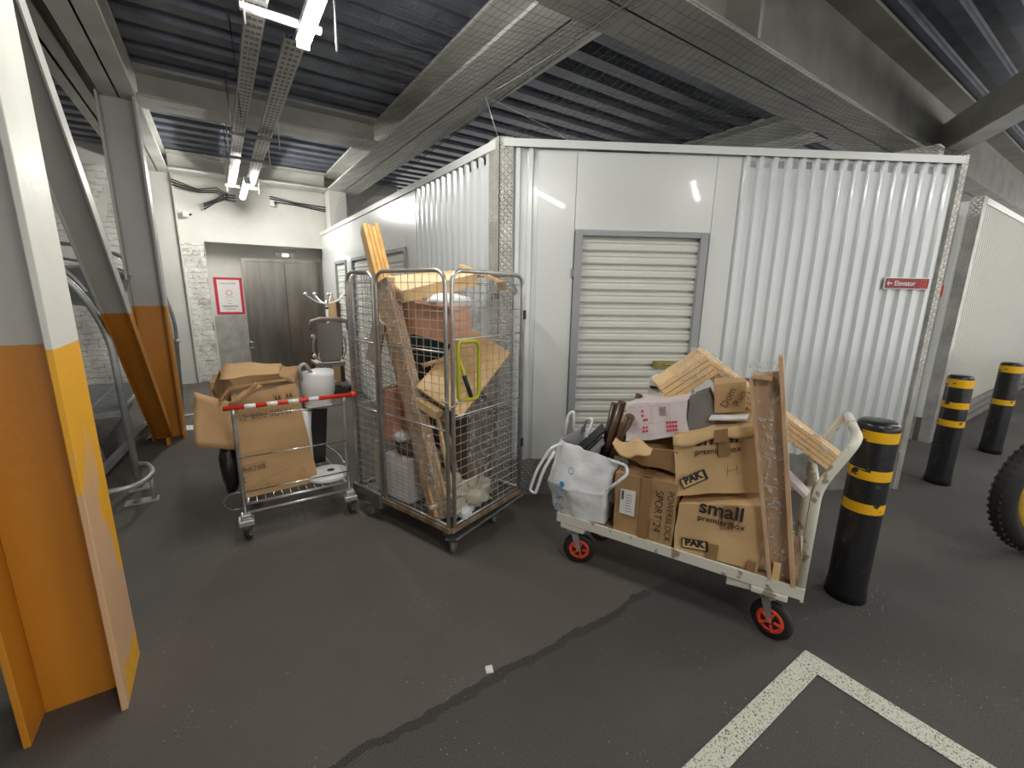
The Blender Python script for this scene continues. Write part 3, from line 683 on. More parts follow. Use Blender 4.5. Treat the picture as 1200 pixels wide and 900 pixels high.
obj('foot', MB().box(-.6, -.40, 6.6, 6.7, 0, .01), 'galv', t); obj('clamp', MB().lathe((-.485, 6.65, .92), [(.028, 0), (.028, .05)], 12), 'zinc', t)
mb = MB(); mb.sheet(lambda u, v: (-1.6+.9*u, 5.6-.8*u+1.0*v, 1.35+.35*v+.1*math.sin(3*u)), 8, 8)
tag(obj('rack_canopy_sheet', mb, 'galv', solid=.01), 'curved grey metal sheet on the rack behind the diagonal brace', 'metal sheet')

# ------------------------------------------------------------------ helpers for wheeled things
def caster(parent, p, z1, r, wd, yaw, m_wheel, m_fork, m_hub, trail=.03, plate=.05):
    x, y = p; c, s = math.cos(yaw), math.sin(yaw)
    K = lambda a, b, z: V((x+a*c-b*s, y+a*s+b*c, z))
    cast = MB(); cast.obox(K, -plate, plate, -plate, plate, z1-.006, z1); cast.lathe(K(0, 0, z1-.03), [(.022, 0), (.026, .024)], 14)
    for sg in (-1, 1):
        w = wd/2+.004
        cast.hexa([K(trail-.012, sg*w, r-.012), K(trail+.012, sg*w, r-.012), K(trail+.012, sg*(w+.003), r-.012), K(trail-.012, sg*(w+.003), r-.012)],
                  [K(-.022, sg*w, z1-.028), K(.022, sg*w, z1-.028), K(.022, sg*(w+.003), z1-.028), K(-.022, sg*(w+.003), z1-.028)])
    cast.obox(K, -.024, .024, -wd/2-.007, wd/2+.007, z1-.032, z1-.026)
    o = obj('caster', cast, m_fork, parent)
    ax = K(0, 1, 0)-K(0, 0, 0)
    wc = K(trail, -wd/2, r)
    obj('tyre', MB().lathe(wc, [(r*.62, 0), (r*.90, .0), (r, wd*.3), (r, wd*.7), (r*.90, wd), (r*.62, wd)], 26, axis=ax), m_wheel, o)
    hub = MB().lathe(wc-ax*.002, [(.012, .012), (r*.40, .012), (r*.46, .0), (r*.64, .0), (r*.64, wd+.004), (r*.46, wd+.004), (r*.40, wd-.01), (.012, wd-.01)], 24, axis=ax)
    for k in range(5):
        a = 2*PI*k/5; e = K(1, 0, 0)-K(0, 0, 0); q0 = wc-ax*.004; 
        hub.bar(q0+e*math.cos(a)*.018+V((0, 0, math.sin(a)*.018)), q0+e*math.cos(a)*r*.58+V((0, 0, math.sin(a)*r*.58)), .010, .010, up=ax)
    hub.tube([wc-ax*.012, wc+ax*(wd+.012)], .008, 8)
    obj('wheel_hub', hub, m_hub, o)
    return o
def blob(c, rx, ry, rz, amp=.1, fr=3., seed=0, nu=20, nv=12, zmin=-1.):
    c = V(c)
    def S(u, v):
        a = 2*PI*u; b = -PI/2+PI*v; d = V((math.cos(b)*math.cos(a), math.cos(b)*math.sin(a), max(math.sin(b), zmin)))
        k = 1+amp*noise.noise(d*fr+V((seed, 0, seed)))
        return c+V((d.x*rx, d.y*ry, d.z*rz))*k
    return MB().sheet(S, nu, nv)

# ------------------------------------------------------------------ roll cage
FC = V((1.03, 2.17, 0)); UU = V((-.33, .944, 0)).normalized(); VV = V((.944, .33, 0)).normalized()
C = lambda u, v, z: FC+UU*u+VV*v+V((0, 0, z))
LU, LV, ZB, ZT = .95, .70, .17, 1.71
t = thing('roll_cage', C(LU/2, LV/2, 0), 'tall wire mesh roll cage on castors packed with boards and boxes', 'roll cage')
base = MB()
for a, b in ((C(0, 0, ZB), C(LU, 0, ZB)), (C(0, LV, ZB), C(LU, LV, ZB)), (C(0, 0, ZB), C(0, LV, ZB)), (C(LU, 0, ZB), C(LU, LV, ZB)), (C(LU*.5, 0, ZB-.01), C(LU*.5, LV, ZB-.01))): base.bar(a, b, .028, .035)
bo = obj('base_frame', base, 'rusty', t, bevel=.004)
pl = MB(); pl.obox(C, .01, LU-.01, .01, LV-.01, ZB+.012, ZB+.017); obj('base_plate', pl, 'zinc_dark', t)
pl = MB(); pl.obox(C, .66, LU+.03, -.03, .0, .10, .215); pl.obox(C, LU, LU+.02, -.03, .2, .10, .2); obj('corner_plate', pl, 'zinc_dark', t, bevel=.006)
pl = MB(); pl.hexa([C(-.03, .02, .10), C(.10, .02, .10), C(.14, LV+.02, .13), C(-.03, LV+.02, .13)], [C(-.03, .02, .12), C(.10, .02, .12), C(.14, LV+.02, .15), C(-.03, LV+.02, .15)]); obj('caster_skid', pl, 'zinc_dark', t, bevel=.006)
for u, v, yw in ((.02, .03, 1.0), (.80, .0, 2.2), (.04, .46, .7), (.85, .60, 1.6)):
    q = C(u, v, 0); caster(t, (q.x, q.y), .115 if v < .3 or u > .5 else .115, .05, .028, yw, 'rubber_grey', 'zinc_dark', 'rubber_grey', .02, .04)
def cage_panel(G, w, bars=(), label=None, z0=ZB+.01, z1=ZT):
    fr = MB().tube(rounded([G(0, z0), G(0, z1), G(w, z1), G(w, z0)], .085, 6), .0125, 10)
    fr.tube([G(0, z0+.02), G(w, z0+.02)], .008, 8)
    for z in bars: fr.tube([G(0, z), G(w, z)], .0055, 8)
    p = obj('side_panel', fr, 'zinc', t)
    wi = MB(); n = max(3, round(w/.062))
    for i in range(1, n): wi.tube([G(w*i/n, z0+.02), G(w*i/n, z1-(.0 if 1 < i < n-1 else .02))], .0021, 4, cap=False)
    z = z0+.06; 
    while z < z1-.02: wi.tube([G(.0, z), G(w, z)], .0021, 4, cap=False); z += .052
    obj('wire_mesh', wi, 'zinc', p)
    return p
cage_panel(lambda a, z: C(.02+a, 0, z), .61, (1.26, .80))
cage_panel(lambda a, z: C(.665+a, 0, z), .28, (1.26, .80))
cage_panel(lambda a, z: C(0, .03+a, z), .66, (1.33, .88, .45))
cage_panel(lambda a, z: C(.0+a, LV+.0, z), LU, (1.26, .80))
cage_panel(lambda a, z: C(LU, .02+a, z), .66, (1.26, .80))
mb = MB(); mb.tube([C(-.02, -.02, .98), C(.03, -.025, .98), C(.06, .0, .985)], .006, 8); mb.tube([C(-.02, .03, .955), C(-.025, -.01, .955), C(.03, -.02, .955)], .006, 8); mb.tube([C(-.02, .10, .97), C(-.02, .04, .965)], .006, 8)
obj('gate_hook', mb, 'zinc', t)
obj('gate_strap', MB().obox(C, .38, .44, -.012, -.006, .28, 1.26, ), 'zinc', t) if False else None
for z in (1.42, .52): obj('hinge_bracket', MB().obox(C, -.02, .0, LV-.01, LV+.012, z, z+.06), 'cable', t)
obj('name_tag', MB().hexa([C(-.008, .57, 1.60), C(-.008, .60, 1.575), C(-.004, .60, 1.575), C(-.004, .57, 1.60)], [C(-.008, .60, 1.64), C(-.008, .63, 1.61), C(-.004, .63, 1.61), C(-.004, .60, 1.64)]), 'greyplastic', t)

# contents of the cage
def plank_bundle(name, p, q, n, w, th, side, m, label, cat, film=None, spread=.0, stagger=.0, group=None, gapk=1.03):
    p, q, side = V(p), V(q), V(side); d = (q-p).normalized(); side = (side-d*side.dot(d)).normalized()
    t = thing(name, (min(p.x, q.x), min(p.y, q.y), min(p.z, q.z)), label, cat, group)
    for i in range(n):
        o = side*((i-(n-1)/2)*th*gapk); e = side*((i-(n-1)/2)*spread); s_ = d*stagger*((i*7) % 3)
        obj('slat', MB().bar(p+o, q+o+e-s_, w, th*.93, up=side), m, t, bevel=.002)
    if film:
        W = w/2+.008; H = n*th*gapk/2+.008; sd = d.cross(side).normalized(); L = (q-p).length
        def S(u, v):
            a = 2*PI*u; x, y = math.cos(a), math.sin(a); k = (abs(x)**6+abs(y)**6)**(-1/6)
            P = p+d*(L*(film[0]+(film[1]-film[0])*v)); P += sd*x*k*W+side*y*k*(H+abs(spread)*n*.5*v)
            return P+.012*noise.noise_vector(P*14)
        obj('stretch_film', MB().sheet(S, 28, 24), film[2], t, label='clear crinkled stretch film')
    return t
plank_bundle('slat_bundle', C(.16, .06, .20), C(.98, .22, 2.02), 4, .125, .026, VV*.9+UU*-.4, 'pine', 'tall bundle of orange pine slats sticking out above the roll cage', 'slats', stagger=.012)
plank_bundle('board_bundle', C(.14, .045, .20), C(.60, .05, 1.66), 3, .115, .022, VV, 'oak', 'long brown boards in stretch film leaning inside the cage mesh', 'boards', film=(.0, 1., 'film'))
# big pale board laid across the near corner of the cage
def slab(A, B, C_, th, m, name, label, cat, edge=None, bevel=.002, D=None):
    A, B, C_ = V(A), V(B), V(C_); D = V(D) if D else A+C_-B; n = (B-A).cross(C_-B).normalized()*th
    t = obj(name, MB().hexa([A, B, C_, D], [A+n, B+n, C_+n, D+n]), m, bevel=bevel)
    tag(t, label, cat); return t
P0 = C(.321, .03, 1.02); P1 = C(.03, .124, .857); P2 = C(.05, .634, 1.196)
n_ = (P1-P0).cross(P2-P1).normalized(); D_ = P0+P2-P1
t = thing('wooden_board', C(.1, .3, .86), 'pale wooden board standing on its corner behind the cage mesh', 'board')
th = n_*.03 if n_.dot(UU) > 0 else -n_*.03
obj('board_face', MB().hexa([P0, P1, P2, D_], [P0+th*.6, P1+th*.6, P2+th*.6, D_+th*.6]), 'pine_n', t, bevel=.002)
obj('edge_strip', MB().hexa([P1+th*.6, P2+th*.6, P2+th*1.5, P1+th*1.5], [P1+th*.6+(P0-P1)*.04, P2+th*.6+(P0-P1)*.04, P2+th*1.5+(P0-P1)*.04, P1+th*1.5+(P0-P1)*.04]), 'pine_edge', t)
# lime tube handle hooked on the mesh
t = thing('tube_frame', C(.0, .12, .95), 'lime green tube frame with a slanted inner bar on the cage', 'metal frame')
G_ = lambda v, z: C(.028-.035, v, z)
obj('tube_loop', MB().tube(rounded([G_(.08, 1.32), G_(.245, 1.31), G_(.245, .96), G_(.08, .975)], .05, 5)+[G_(.068, 1.0), G_(.068, 1.30)], .011, 10, closed=True), 'lime', t)
obj('inner_bar', MB().tube([G_(.075, 1.22), G_(.18, .975)], .011, 10), 'lime', t); obj('clamp_sleeve', MB().tube([G_(.115, 1.12), G_(.175, .985)], .014, 10), 'cable', t)
# angled shallow box on top
A = C(.62, .07, 1.665); B = C(.45, .05, 1.575); Cc = C(.05, .30, 1.685); D = C(.28, .46, 1.72)
t = thing('shelf_board', C(.3, .2, 1.5), 'orange wooden shelf board lying slanted on top of the cage load', 'board')
h = V((0, 0, .02)); obj('board_face', MB().hexa([A, B, Cc, D], [A+h, B+h, Cc+h, D+h]), 'pine_n', t, bevel=.002)
l = (B-A).normalized()*.018; g = V((0, 0, -.055)); obj('front_rail', MB().hexa([B+g, Cc+g, Cc+g-l, B+g-l], [B, Cc, Cc-l, B-l]), 'pine_n', t, bevel=.002, label='pale front rail')
l2 = (Cc-B).normalized()*.018; obj('side_rail', MB().hexa([A+g, B+g, B+g+l2, A+g+l2], [A, B, B+l2, A+l2]), 'pine_edge', t, bevel=.002)
t = thing('pine_board', C(.1, .35, 1.60), 'short pine board poking up at the top edge of the cage', 'board')
obj('board_face', MB().bar(C(.28, .40, 1.76), C(.04, .52, 1.66), .09, .018), 'pine_n', t, bevel=.002); obj('end_batten', MB().bar(C(.03, .49, 1.63), C(.06, .57, 1.64), .03, .05), 'pine_edge', t, bevel=.002)
# pinkish drawer
t = thing('drawer', C(.1, .1, 1.28), 'pinkish brown drawer lying under the shelf board in the cage', 'drawer')
A = C(.64, .12, 1.34); B = C(.10, .14, 1.285); A2 = C(.60, .10, 1.545); B2 = C(.10, .13, 1.50); off = VV*.16
obj('drawer_box', MB().hexa([A, B, B+off, A+off], [A2, B2, B2+off, A2+off], sub=5, amp=.012, seed=3), 'terracotta', t)
obj('front_lip', MB().hexa([A2-VV*.02, B2-VV*.02, B2, A2], [A2-VV*.02+V((0, 0, .02)), B2-VV*.02+V((0, 0, .015)), B2+V((0, 0, .015)), A2+V((0, 0, .02))]), 'terracotta', t)
tag(obj('white_cushion', blob(C(.22, .24, 1.535), .15, .12, .055, .15, 3, 2), 'cloth_white'), 'white rounded packet between the drawer and the shelf board', 'packet')
t = thing('black_crate', C(.3, .25, .92), 'black plastic crate in the middle of the cage under the drawer', 'crate')
mb = MB(); mb.obox(C, .36, .90, .34, .64, .95, .97); mb.obox(C, .36, .90, .34, .36, .97, 1.27); mb.obox(C, .36, .90, .62, .64, .97, 1.27); mb.obox(C, .36, .38, .36, .62, .97, 1.27); mb.obox(C, .88, .90, .36, .62, .97, 1.27)
obj('crate_shell', mb, 'black', t, bevel=.004); obj('crate_rim', MB().obox(C, .35, .60, .328, .342, 1.17, 1.27), 'teal', t, label='dark teal rim')
t = thing('wood_stick', C(.22, .16, 1.1), 'short pale stick end in front of the black crate', 'stick')
obj('stick_shaft', MB().tube([C(.33, .14, 1.145), C(.22, .30, 1.20)], .014, 8), 'pine_n', t); obj('stick_tip', MB().tube([C(.35, .11, 1.135), C(.33, .14, 1.145)], .017, 8), 'pine_edge', t)
tag(obj('pine_strip', MB().bar(C(.33, .50, 1.20), C(.30, .46, 1.53), .06, .016, up=UU), 'pine_n', bevel=.002), 'narrow pine slat standing up behind the pale diagonal board', 'slat')
# lower load
t = thing('moving_box', C(.62, .12, .19), 'pinkish cardboard box low behind the far left cage panel', 'box')
obj('carton', MB().obox(C, .62, .78, .07, .32, .58, .94, sub=4, amp=.006), 'terracotta', t); obj('tape_strip', MB().obox(C, .68, .72, .06, .32, .944, .95), 'tape', t)
tag(obj('pale_board', MB().obox(C, .70, .80, .04, .06, .20, .56, ), 'cloth_cream', bevel=.003), 'tan board standing at the bottom of the left cage panel', 'board')
tag(obj('cream_board', MB().bar(C(.88, .12, 1.10), C(.74, .10, 1.40), .13, .02, up=VV), 'cloth_cream', bevel=.002), 'cream board leaning behind the narrow cage panel', 'board')
t = thing('white_box', C(.5, .1, .19), 'white ribbed box at the bottom left corner of the cage', 'box')
obj('box_body', MB().obox(C, .42, .67, .03, .34, .195, .50, sub=4, amp=.003), 'paper', t)
mb = MB()
for k in range(9): mb.obox(C, .43, .66, .022, .028, .225+k*.028, .231+k*.028)
obj('raised_ribs', mb, 'white', t)
tag(obj('dark_bag', blob(C(.54, .18, .55), .12, .13, .06, .5, 5, 8), 'brownwrap'), 'dark crumpled bag on the white ribbed box', 'bag')
tag(obj('paper_bundle', blob(C(.58, .12, .62), .07, .09, .03, .6, 6, 5), 'cloth_white'), 'crumpled white paper on the dark bag in the cage', 'paper')
for i, (a, b, w, m, lb) in enumerate(((C(.33, .10, .88), C(.09, .06, .25), .03, 'pine_n', 'pale wooden bar slanting beside the wrapped boards, left one'), (C(.24, .12, .86), C(.03, .08, .24), .022, 'pine_n', 'thin pale bar slanting down behind the corner post'), (C(.26, .32, .95), C(.05, .30, .24), .07, 'pine_edge', 'wide brown bar deep in the cage below the pale board'), (C(.34, .22, .90), C(.14, .24, .3), .05, 'oak', 'brown bar between the two pale slanting bars'))):
    tag(obj('wooden_bar', MB().bar(a, b, w, .02, up=VV), m, bevel=.002), lb, 'wooden bar', 'slanting wooden bars in the cage')
tag(obj('wood_offcut', MB().bar(C(.34, .05, .93), C(.16, .07, .86), .06, .05), 'pine_n', bevel=.003), 'pale wood offcut beneath the left corner of the big board', 'offcut')
t = thing('wrapped_panel', C(.2, .5, .19), 'dark brown panel in crinkled film standing in the cage corner', 'panel')
A, B = C(.06, .22, .20), C(.10, .56, .20); A2, B2 = C(.10, .25, .92), C(.16, .60, .90); o_ = UU*.16
obj('panel_board', MB().hexa([A, B, B+o_, A+o_], [A2, B2, B2+o_, A2+o_]), 'brownwrap', t, bevel=.004)
e = UU*-.012
obj('stretch_film', MB().sheet(lambda u, v: ((A+e)*(1-u)+(B+e)*u)*(1-v)+((A2+e)*(1-u)+(B2+e)*u)*v+.012*noise.noise_vector(V((u*9, v*16, 3)))-UU*.004, 24, 36), 'film', t)
tag(obj('canvas_bag', blob(C(.15, .22, .30), .19, .17, .12, .7, 4, 3, 30, 20), 'cloth_cream'), 'crumpled cream canvas bag on the cage floor', 'bag')
tag(obj('canvas_shoe', blob(C(.08, .16, .235), .08, .10, .05, .5, 4, 9, 20, 14), 'cloth_white'), 'small white crumpled cloth in the near corner of the cage', 'cloth')
tag(obj('grey_card', MB().bar(C(.08, .50, .92), C(.10, .42, 1.0), .10, .004, up=UU), 'greycard'), 'grey card flap behind the bottom corner of the big board', 'card')
mb = MB().obox(C, .3, .9, .40, .66, .195, .50, sub=3, amp=.004)
tag(obj('carton', mb, 'kraft_dark'), 'dark brown carton at the back of the cage floor', 'box')
mb = MB().obox(C, .28, .88, .38, .64, .502, .91, sub=3, amp=.004)
tag(obj('carton', mb, 'brownwrap'), 'dark carton standing on the carton at the back of the cage', 'box')

# ------------------------------------------------------------------ white platform trolley
PT = V((1.56, 1.79, 0)); TT = V((.40, -.9165, 0)).normalized(); WW = V((.9165, .40, 0)).normalized()
T = lambda a, b, z: PT+TT*a+WW*b+V((0, 0, z))
TL, TW, TZ = 1.21, .54, .315
t = thing('platform_trolley', T(TL/2, TW/2, 0), 'white platform trolley with red hubbed wheels carrying cardboard boxes', 'trolley')
mb = MB(); mb.obox(T, 0, TL, 0, TW, TZ-.012, TZ-.001); obj('deck_board', mb, 'ply', t)
mb = MB(); mb.obox(T, -.012, TL+.0, -.012, .0, TZ-.05, TZ+.004); mb.obox(T, -.012, TL, TW, TW+.012, TZ-.05, TZ+.004); mb.obox(T, -.012, .0, 0, TW, TZ-.05, TZ+.004); mb.obox(T, TL, TL+.012, -.012, TW+.012, TZ-.06, TZ+.004)
mb.obox(T, .02, TL, .03, .06, TZ-.06, TZ-.014); mb.obox(T, .02, TL, TW-.06, TW-.03, TZ-.06, TZ-.014)
obj('deck_frame', mb, 'white_paint', t, bevel=.004)
for a, b, yw in ((.085, .045, .35), (.13, .34, .9), (TL-.12, .04, -.35), (TL-.10, TW-.06, .2)):
    q = T(a, b, 0); mb = MB(); mb.obox(T, a-.075, a+.075, b-.055, b+.055, TZ-.088, TZ-.052); obj('wheel_bracket', mb, 'white_paint', t, bevel=.008)
    yaw = math.atan2(TT.y, TT.x)+yw
    caster(t, (q.x, q.y), TZ-.088, .095, .036, yaw, 'rubber', 'zinc', 'redhub', .03, .045)
for s_ in (-1, 1):
    pass
bp = [T(TL-.005, .012, TZ-.02), T(TL-.005, .012, .80), T(TL+.10, .02, 1.035), T(TL+.10, TW-.03, 1.035), T(TL-.005, TW-.012, .80), T(TL-.005, TW-.012, TZ-.02)]
obj('push_handle', MB().tube(rounded(bp, .07, 6), .019, 12), 'white_paint', t)
obj('cross_bar', MB().tube([T(TL-.005, .012, .79), T(TL-.005, TW-.012, .79)], .011, 10), 'white_paint', t)
obj('brace_plate', MB().hexa([T(TL-.30, .0, TZ-.10), T(TL-.14, .0, TZ-.085), T(TL-.14, .02, TZ-.085), T(TL-.30, .02, TZ-.10)], [T(TL-.30, .0, TZ-.05), T(TL-.14, .0, TZ-.05), T(TL-.14, .02, TZ-.05), T(TL-.30, .02, TZ-.05)]), 'white_paint', t, bevel=.003)

# small removal boxes
def removal_box(B, Tt, label, seed, sag, tilt_logo=0, letter_h=True):
    t = thing('removal_box', B[0], label, 'box', 'printed removal boxes')
    obj('carton', MB().hexa(B, Tt, sub=10, amp=.011, fr=7, seed=seed), 'kraft_light', t)
    F = on_face(B[0], B[1], Tt[1], Tt[0], .0125)
    xd = (V(B[1])-V(B[0])).normalized(); yd = (V(Tt[0])-V(B[0])).normalized()
    A = lambda s, u: F(s, u)
    lettering(t, 'small', A(.25, .76 if tilt_logo else .80), xd, yd, .098, 'ink', bold=.0018)
    lettering(t, 'premier|box', A(.25, .645 if tilt_logo else .69), xd, yd, .041, 'ink', bold=.0003)
    # slanted stamp with the three letters
    a = .38 if tilt_logo else .12; c, s_ = math.cos(a), math.sin(a); lx = xd*c+yd*s_; ly = -xd*s_+yd*c
    o = F(.10, .12 if tilt_logo else .10)
    mb = MB(); q = lambda x, y, e=0: o+lx*x+ly*y+xd.cross(yd)*(e+.003)
    mb.quad(q(0, 0), q(.125, 0), q(.125, .055), q(0, .055)); obj('stamp_block', mb, 'ink', t)
    mb = MB()
    mb.quad(q(.006, .006, .0006), q(.112, .006, .0006), q(.112, .049, .0006), q(.006, .049, .0006)); obj('stamp_panel', mb, 'kraft_light', t)
    lettering(t, 'PAK', q(.018, .010, .001), lx, ly, .048, 'ink', bold=.0028)
    obj('tape_strip', patch(lambda s, u: F(s, u)+V((0, 0, 0)), .53, .67, .60, 1.0, 1, 3), 'tape', t)
    return t, F, xd, yd
# lower box, then the tilted box on top of it
Bq = [T(.655, .0, TZ), T(1.03, .02, TZ), T(1.03, .36, TZ), T(.68, .34, TZ)]
Tq = [T(.655, .01, .565), T(1.04, .04, .65), T(1.02, .36, .66), T(.66, .35, .585)]
t, F, xd, yd = removal_box(Bq, Tq, 'lower printed removal box, squashed, at the handle end of the trolley', 2, 0)
obj('tape_strip', patch(F, .40, .54, .0, .30, 1, 3), 'tape', t); obj('tape_strip', patch(F, .88, .98, .0, .16, 1, 1), 'tape', t)
Bq = [T(.635, .01, .60), T(1.00, .12, .685), T(.93, .42, .70), T(.58, .34, .62)]
Tq = [T(.60, .03, .90), T(.945, .13, 1.0), T(.90, .42, 1.01), T(.56, .34, .93)]
t, F, xd, yd = removal_box(Bq, Tq, 'upper printed removal box with a drooping lid, tilted on the other one', 7, 0, 1)
# drooping lid flap
Tt = [V(p) for p in Tq]; up_ = V((0, 0, .014)); n = xd.cross(yd).normalized()
mb = MB(); mb.sheet(lambda u, v: ((Tt[0]*(1-u)+Tt[1]*u)*(1-v)+(Tt[3]*(1-u)+Tt[2]*u)*v)+up_+.006*noise.noise_vector(V((u*6, v*6, 2))), 8, 8)
obj('top_flap', mb, 'kraft_light', t, solid=.004)
mb = MB(); mb.sheet(lambda u, v: (Tt[0]*(1-u)+Tt[1]*u)+up_+(n*.022*(1-(1-v)**2)-yd*(.052+.012*math.sin(u*9))*v)-xd*.01*(1-u)+n*.004, 12, 4)
obj('front_flap', mb, 'kraft_light', t, solid=.004)
obj('tape_strip', patch(lambda s, u: (Tt[0]*(1-s)+Tt[1]*s)+up_+n*.031-yd*(.062*(1-u)), .48, .64, 0, 1), 'tape', t)
h1 = F(.60, .33, .006)
mb = MB(); mb.tube([F(.62, .28, .004), F(.63, .45, .004)], .0012, 4); mb.tube([F(.74, .30, .004), F(.73, .46, .004)], .0012, 4); mb.tube([F(.62, .36, .004), F(.75, .39, .004)], .0012, 4)
obj('pen_mark', mb, 'ink_soft', t)

# parcel with the bold outlined lettering
t = thing('parcel_box', T(.33, -.0, TZ), 'taped brown box with a white label and outlined lettering, front middle of trolley', 'box')
Bq = [T(.33, .0, TZ), T(.64, .0, TZ), T(.66, .30, TZ), T(.34, .30, TZ)]; Tq = [T(.325, .0, .655), T(.645, .01, .665), T(.65, .30, .69), T(.33, .30, .70)]
obj('carton', MB().hexa(Bq, Tq, sub=8, amp=.006, fr=8, seed=5), 'kraft_dark', t)
F = on_face(Bq[0], Bq[1], Tq[1], Tq[0], .007); xd = TT; yd = V((0, 0, 1))
obj('tape_strip', patch(F, .44, .60, 0, 1), 'tape', t)
ft = lambda s, u: ((V(Tq[0])*(1-s)+V(Tq[1])*s)*(1-u)+(V(Tq[3])*(1-s)+V(Tq[2])*s)*u)+V((0, 0, .009))
obj('tape_strip', patch(ft, .44, .60, 0, 1), 'tape', t); obj('hand_hole', patch(lambda s, u: ft(s, u)+V((0, 0, .001)), .47, .70, .28, .40), 'ink', t)
obj('address_label', patch(lambda s, u: F(s, u, .001), .10, .36, .34, .76), 'paper', t)
mb = MB()
for k in range(14):
    mb.quad(F(.125, .58+k*.011, .002), F(.165, .58+k*.011, .002), F(.165, .585+k*.011+.003*(k % 3), .002), F(.125, .585+k*.011+.003*(k % 3), .002))
obj('barcode', mb, 'ink', t)
mb = MB()
for k in range(7): mb.quad(F(.20, .40+k*.045, .002), F(.20+random.uniform(.06, .13), .40+k*.045, .002), F(.20+.1, .408+k*.045, .002), F(.20, .408+k*.045, .002))
obj('label_lines', mb, 'ink_soft', t)
lettering(t, 'SPORT 24', F(.645, .86), (0, 0, -1), TT, .056, 'ink', align='LEFT', sx=.98, bold=-.0006)
lettering(t, 'POWERBLOCK', F(.84, .88), (0, 0, -1), TT, .045, 'ink', align='LEFT', sx=.93, bold=-.0006)
mb = MB(); q = [F(.63, .06, .002), F(.80, .06, .002), F(.80, .38, .002), F(.63, .38, .002)]; mb.tube(q, .0013, 4, closed=True); obj('printed_frame', mb, 'ink_soft', t)
# boxes behind the parcel
t = thing('flat_box', T(.20, .31, TZ), 'brown carton behind the taped parcel with torn paper on top', 'box')
obj('carton', MB().obox(T, .17, .63, .32, .52, TZ, .84, sub=6, amp=.006), 'kraft_dark', t); obj('tape_strip', MB().obox(T, .42, .50, .313, .318, .60, .84), 'brownwrap', t)
t = thing('low_carton', T(.3, .05, .71), 'crushed open carton lying on top of the taped parcel', 'box')
obj('carton', MB().hexa([T(.30, .08, .71), T(.62, .06, .70), T(.62, .30, .72), T(.30, .30, .73)], [T(.28, .05, .80), T(.62, .03, .83), T(.62, .30, .84), T(.28, .30, .84)], sub=7, amp=.02, fr=9), 'kraft_dark', t)
mb = MB(); mb.sheet(lambda u, v: T(.30+.20*u, .03-.05*v, .84-.10*v*(1-abs(u-.5)*1.6)-.02*math.sin(u*8)), 10, 6); obj('torn_flap', mb, 'kraft_light', t, solid=.003)
# pinkish mailer and grey carton
t = thing('mailer_parcel', T(.34, .1, .82), 'pinkish white film parcel with red dots on top of the load', 'parcel')
Bq = [T(.355, .02, .83), T(.66, .05, .915), T(.70, .24, .93), T(.38, .26, .85)]; Tq = [T(.335, .05, 1.02), T(.625, .08, 1.085), T(.64, .25, 1.09), T(.35, .28, 1.04)]
obj('film_wrap', MB().hexa(Bq, Tq, sub=10, amp=.012, fr=9, seed=11), 'pinkfilm', t)
F = on_face(Bq[0], Bq[1], Tq[1], Tq[0], .0125)
mb = MB(); q0 = []
def dot(s, u, r=.0065):
    c = F(s, u); n = (V(Bq[1])-V(Bq[0])).cross(V(Tq[0])-V(Bq[0])).normalized(); mb.lathe(c, [(r, 0), (r, .001)], 12, axis=n)
for s, u in ((.30, .80), (.30, .67), (.33, .54), (.37, .55)): dot(s, u)
for i in range(2):
    for j in range(2): dot(.32+.05*i, .24+.10*j)
for i in range(4):
    for j in range(3): dot(.70+.045*i, .20+.11*j)
obj('red_dots', mb, 'crimson', t)
mb = MB()
mb.tube([F(.08, .45), F(.44, .45), F(.44, .93), F(.08, .93)], .0008, 4, closed=True); mb.tube([F(.46, .45), F(.75, .45), F(.75, .93), F(.46, .93)], .0008, 4, closed=True)
obj('printed_frame', mb, 'crimson', t)
mb = MB()
for k in range(10): mb.quad(F(.58+k*.011, .62), F(.584+k*.011+.003*(k % 2), .62), F(.584+k*.011+.003*(k % 2), .88), F(.58+k*.011, .88))
obj('barcode', mb, 'ink_soft', t)
tag(obj('grey_carton', MB().hexa([T(.665, .06, .92), T(.80, .16, .955), T(.78, .30, .96), T(.70, .26, .935)], [T(.635, .09, 1.10), T(.715, .18, 1.13), T(.70, .30, 1.12), T(.645, .26, 1.10)], sub=6, amp=.012, fr=10), 'greycard'), 'dented grey carton at the right end of the pinkish parcel', 'box')
t = thing('small_kraft_box', T(.75, .2, 1.0), 'small brown box with handwriting on top of the stacked boxes', 'box')
Bq = [T(.755, .14, 1.025), T(.885, .19, 1.045), T(.86, .31, 1.045), T(.73, .27, 1.03)]; up_ = V((0, 0, .148))
Tq = [V(Bq[0])+up_*.97-TT*.012, V(Bq[1])+up_-TT*.012, V(Bq[2])+up_-TT*.012, V(Bq[3])+up_-TT*.012]
obj('carton', MB().hexa(Bq, Tq, sub=3, amp=.002), 'kraft', t, bevel=.002)
F = on_face(Bq[0], Bq[1], Tq[1], Tq[0], .003); xd = (V(Bq[1])-V(Bq[0])).normalized()
sx_ = (xd*.35+V((0, 0, .94))).normalized(); 
lettering(t, 'Dom', F(.45, .12), sx_, V((0, 0, 1)).cross(xd).cross(sx_)*0+(sx_.cross(xd.cross(V((0, 0, 1)))))*-1, .05, 'ink_soft', bold=-.0006)
lettering(t, 'Run', F(.85, .14), sx_, (sx_.cross(xd.cross(V((0, 0, 1)))))*-1, .05, 'ink_soft', bold=-.0006)
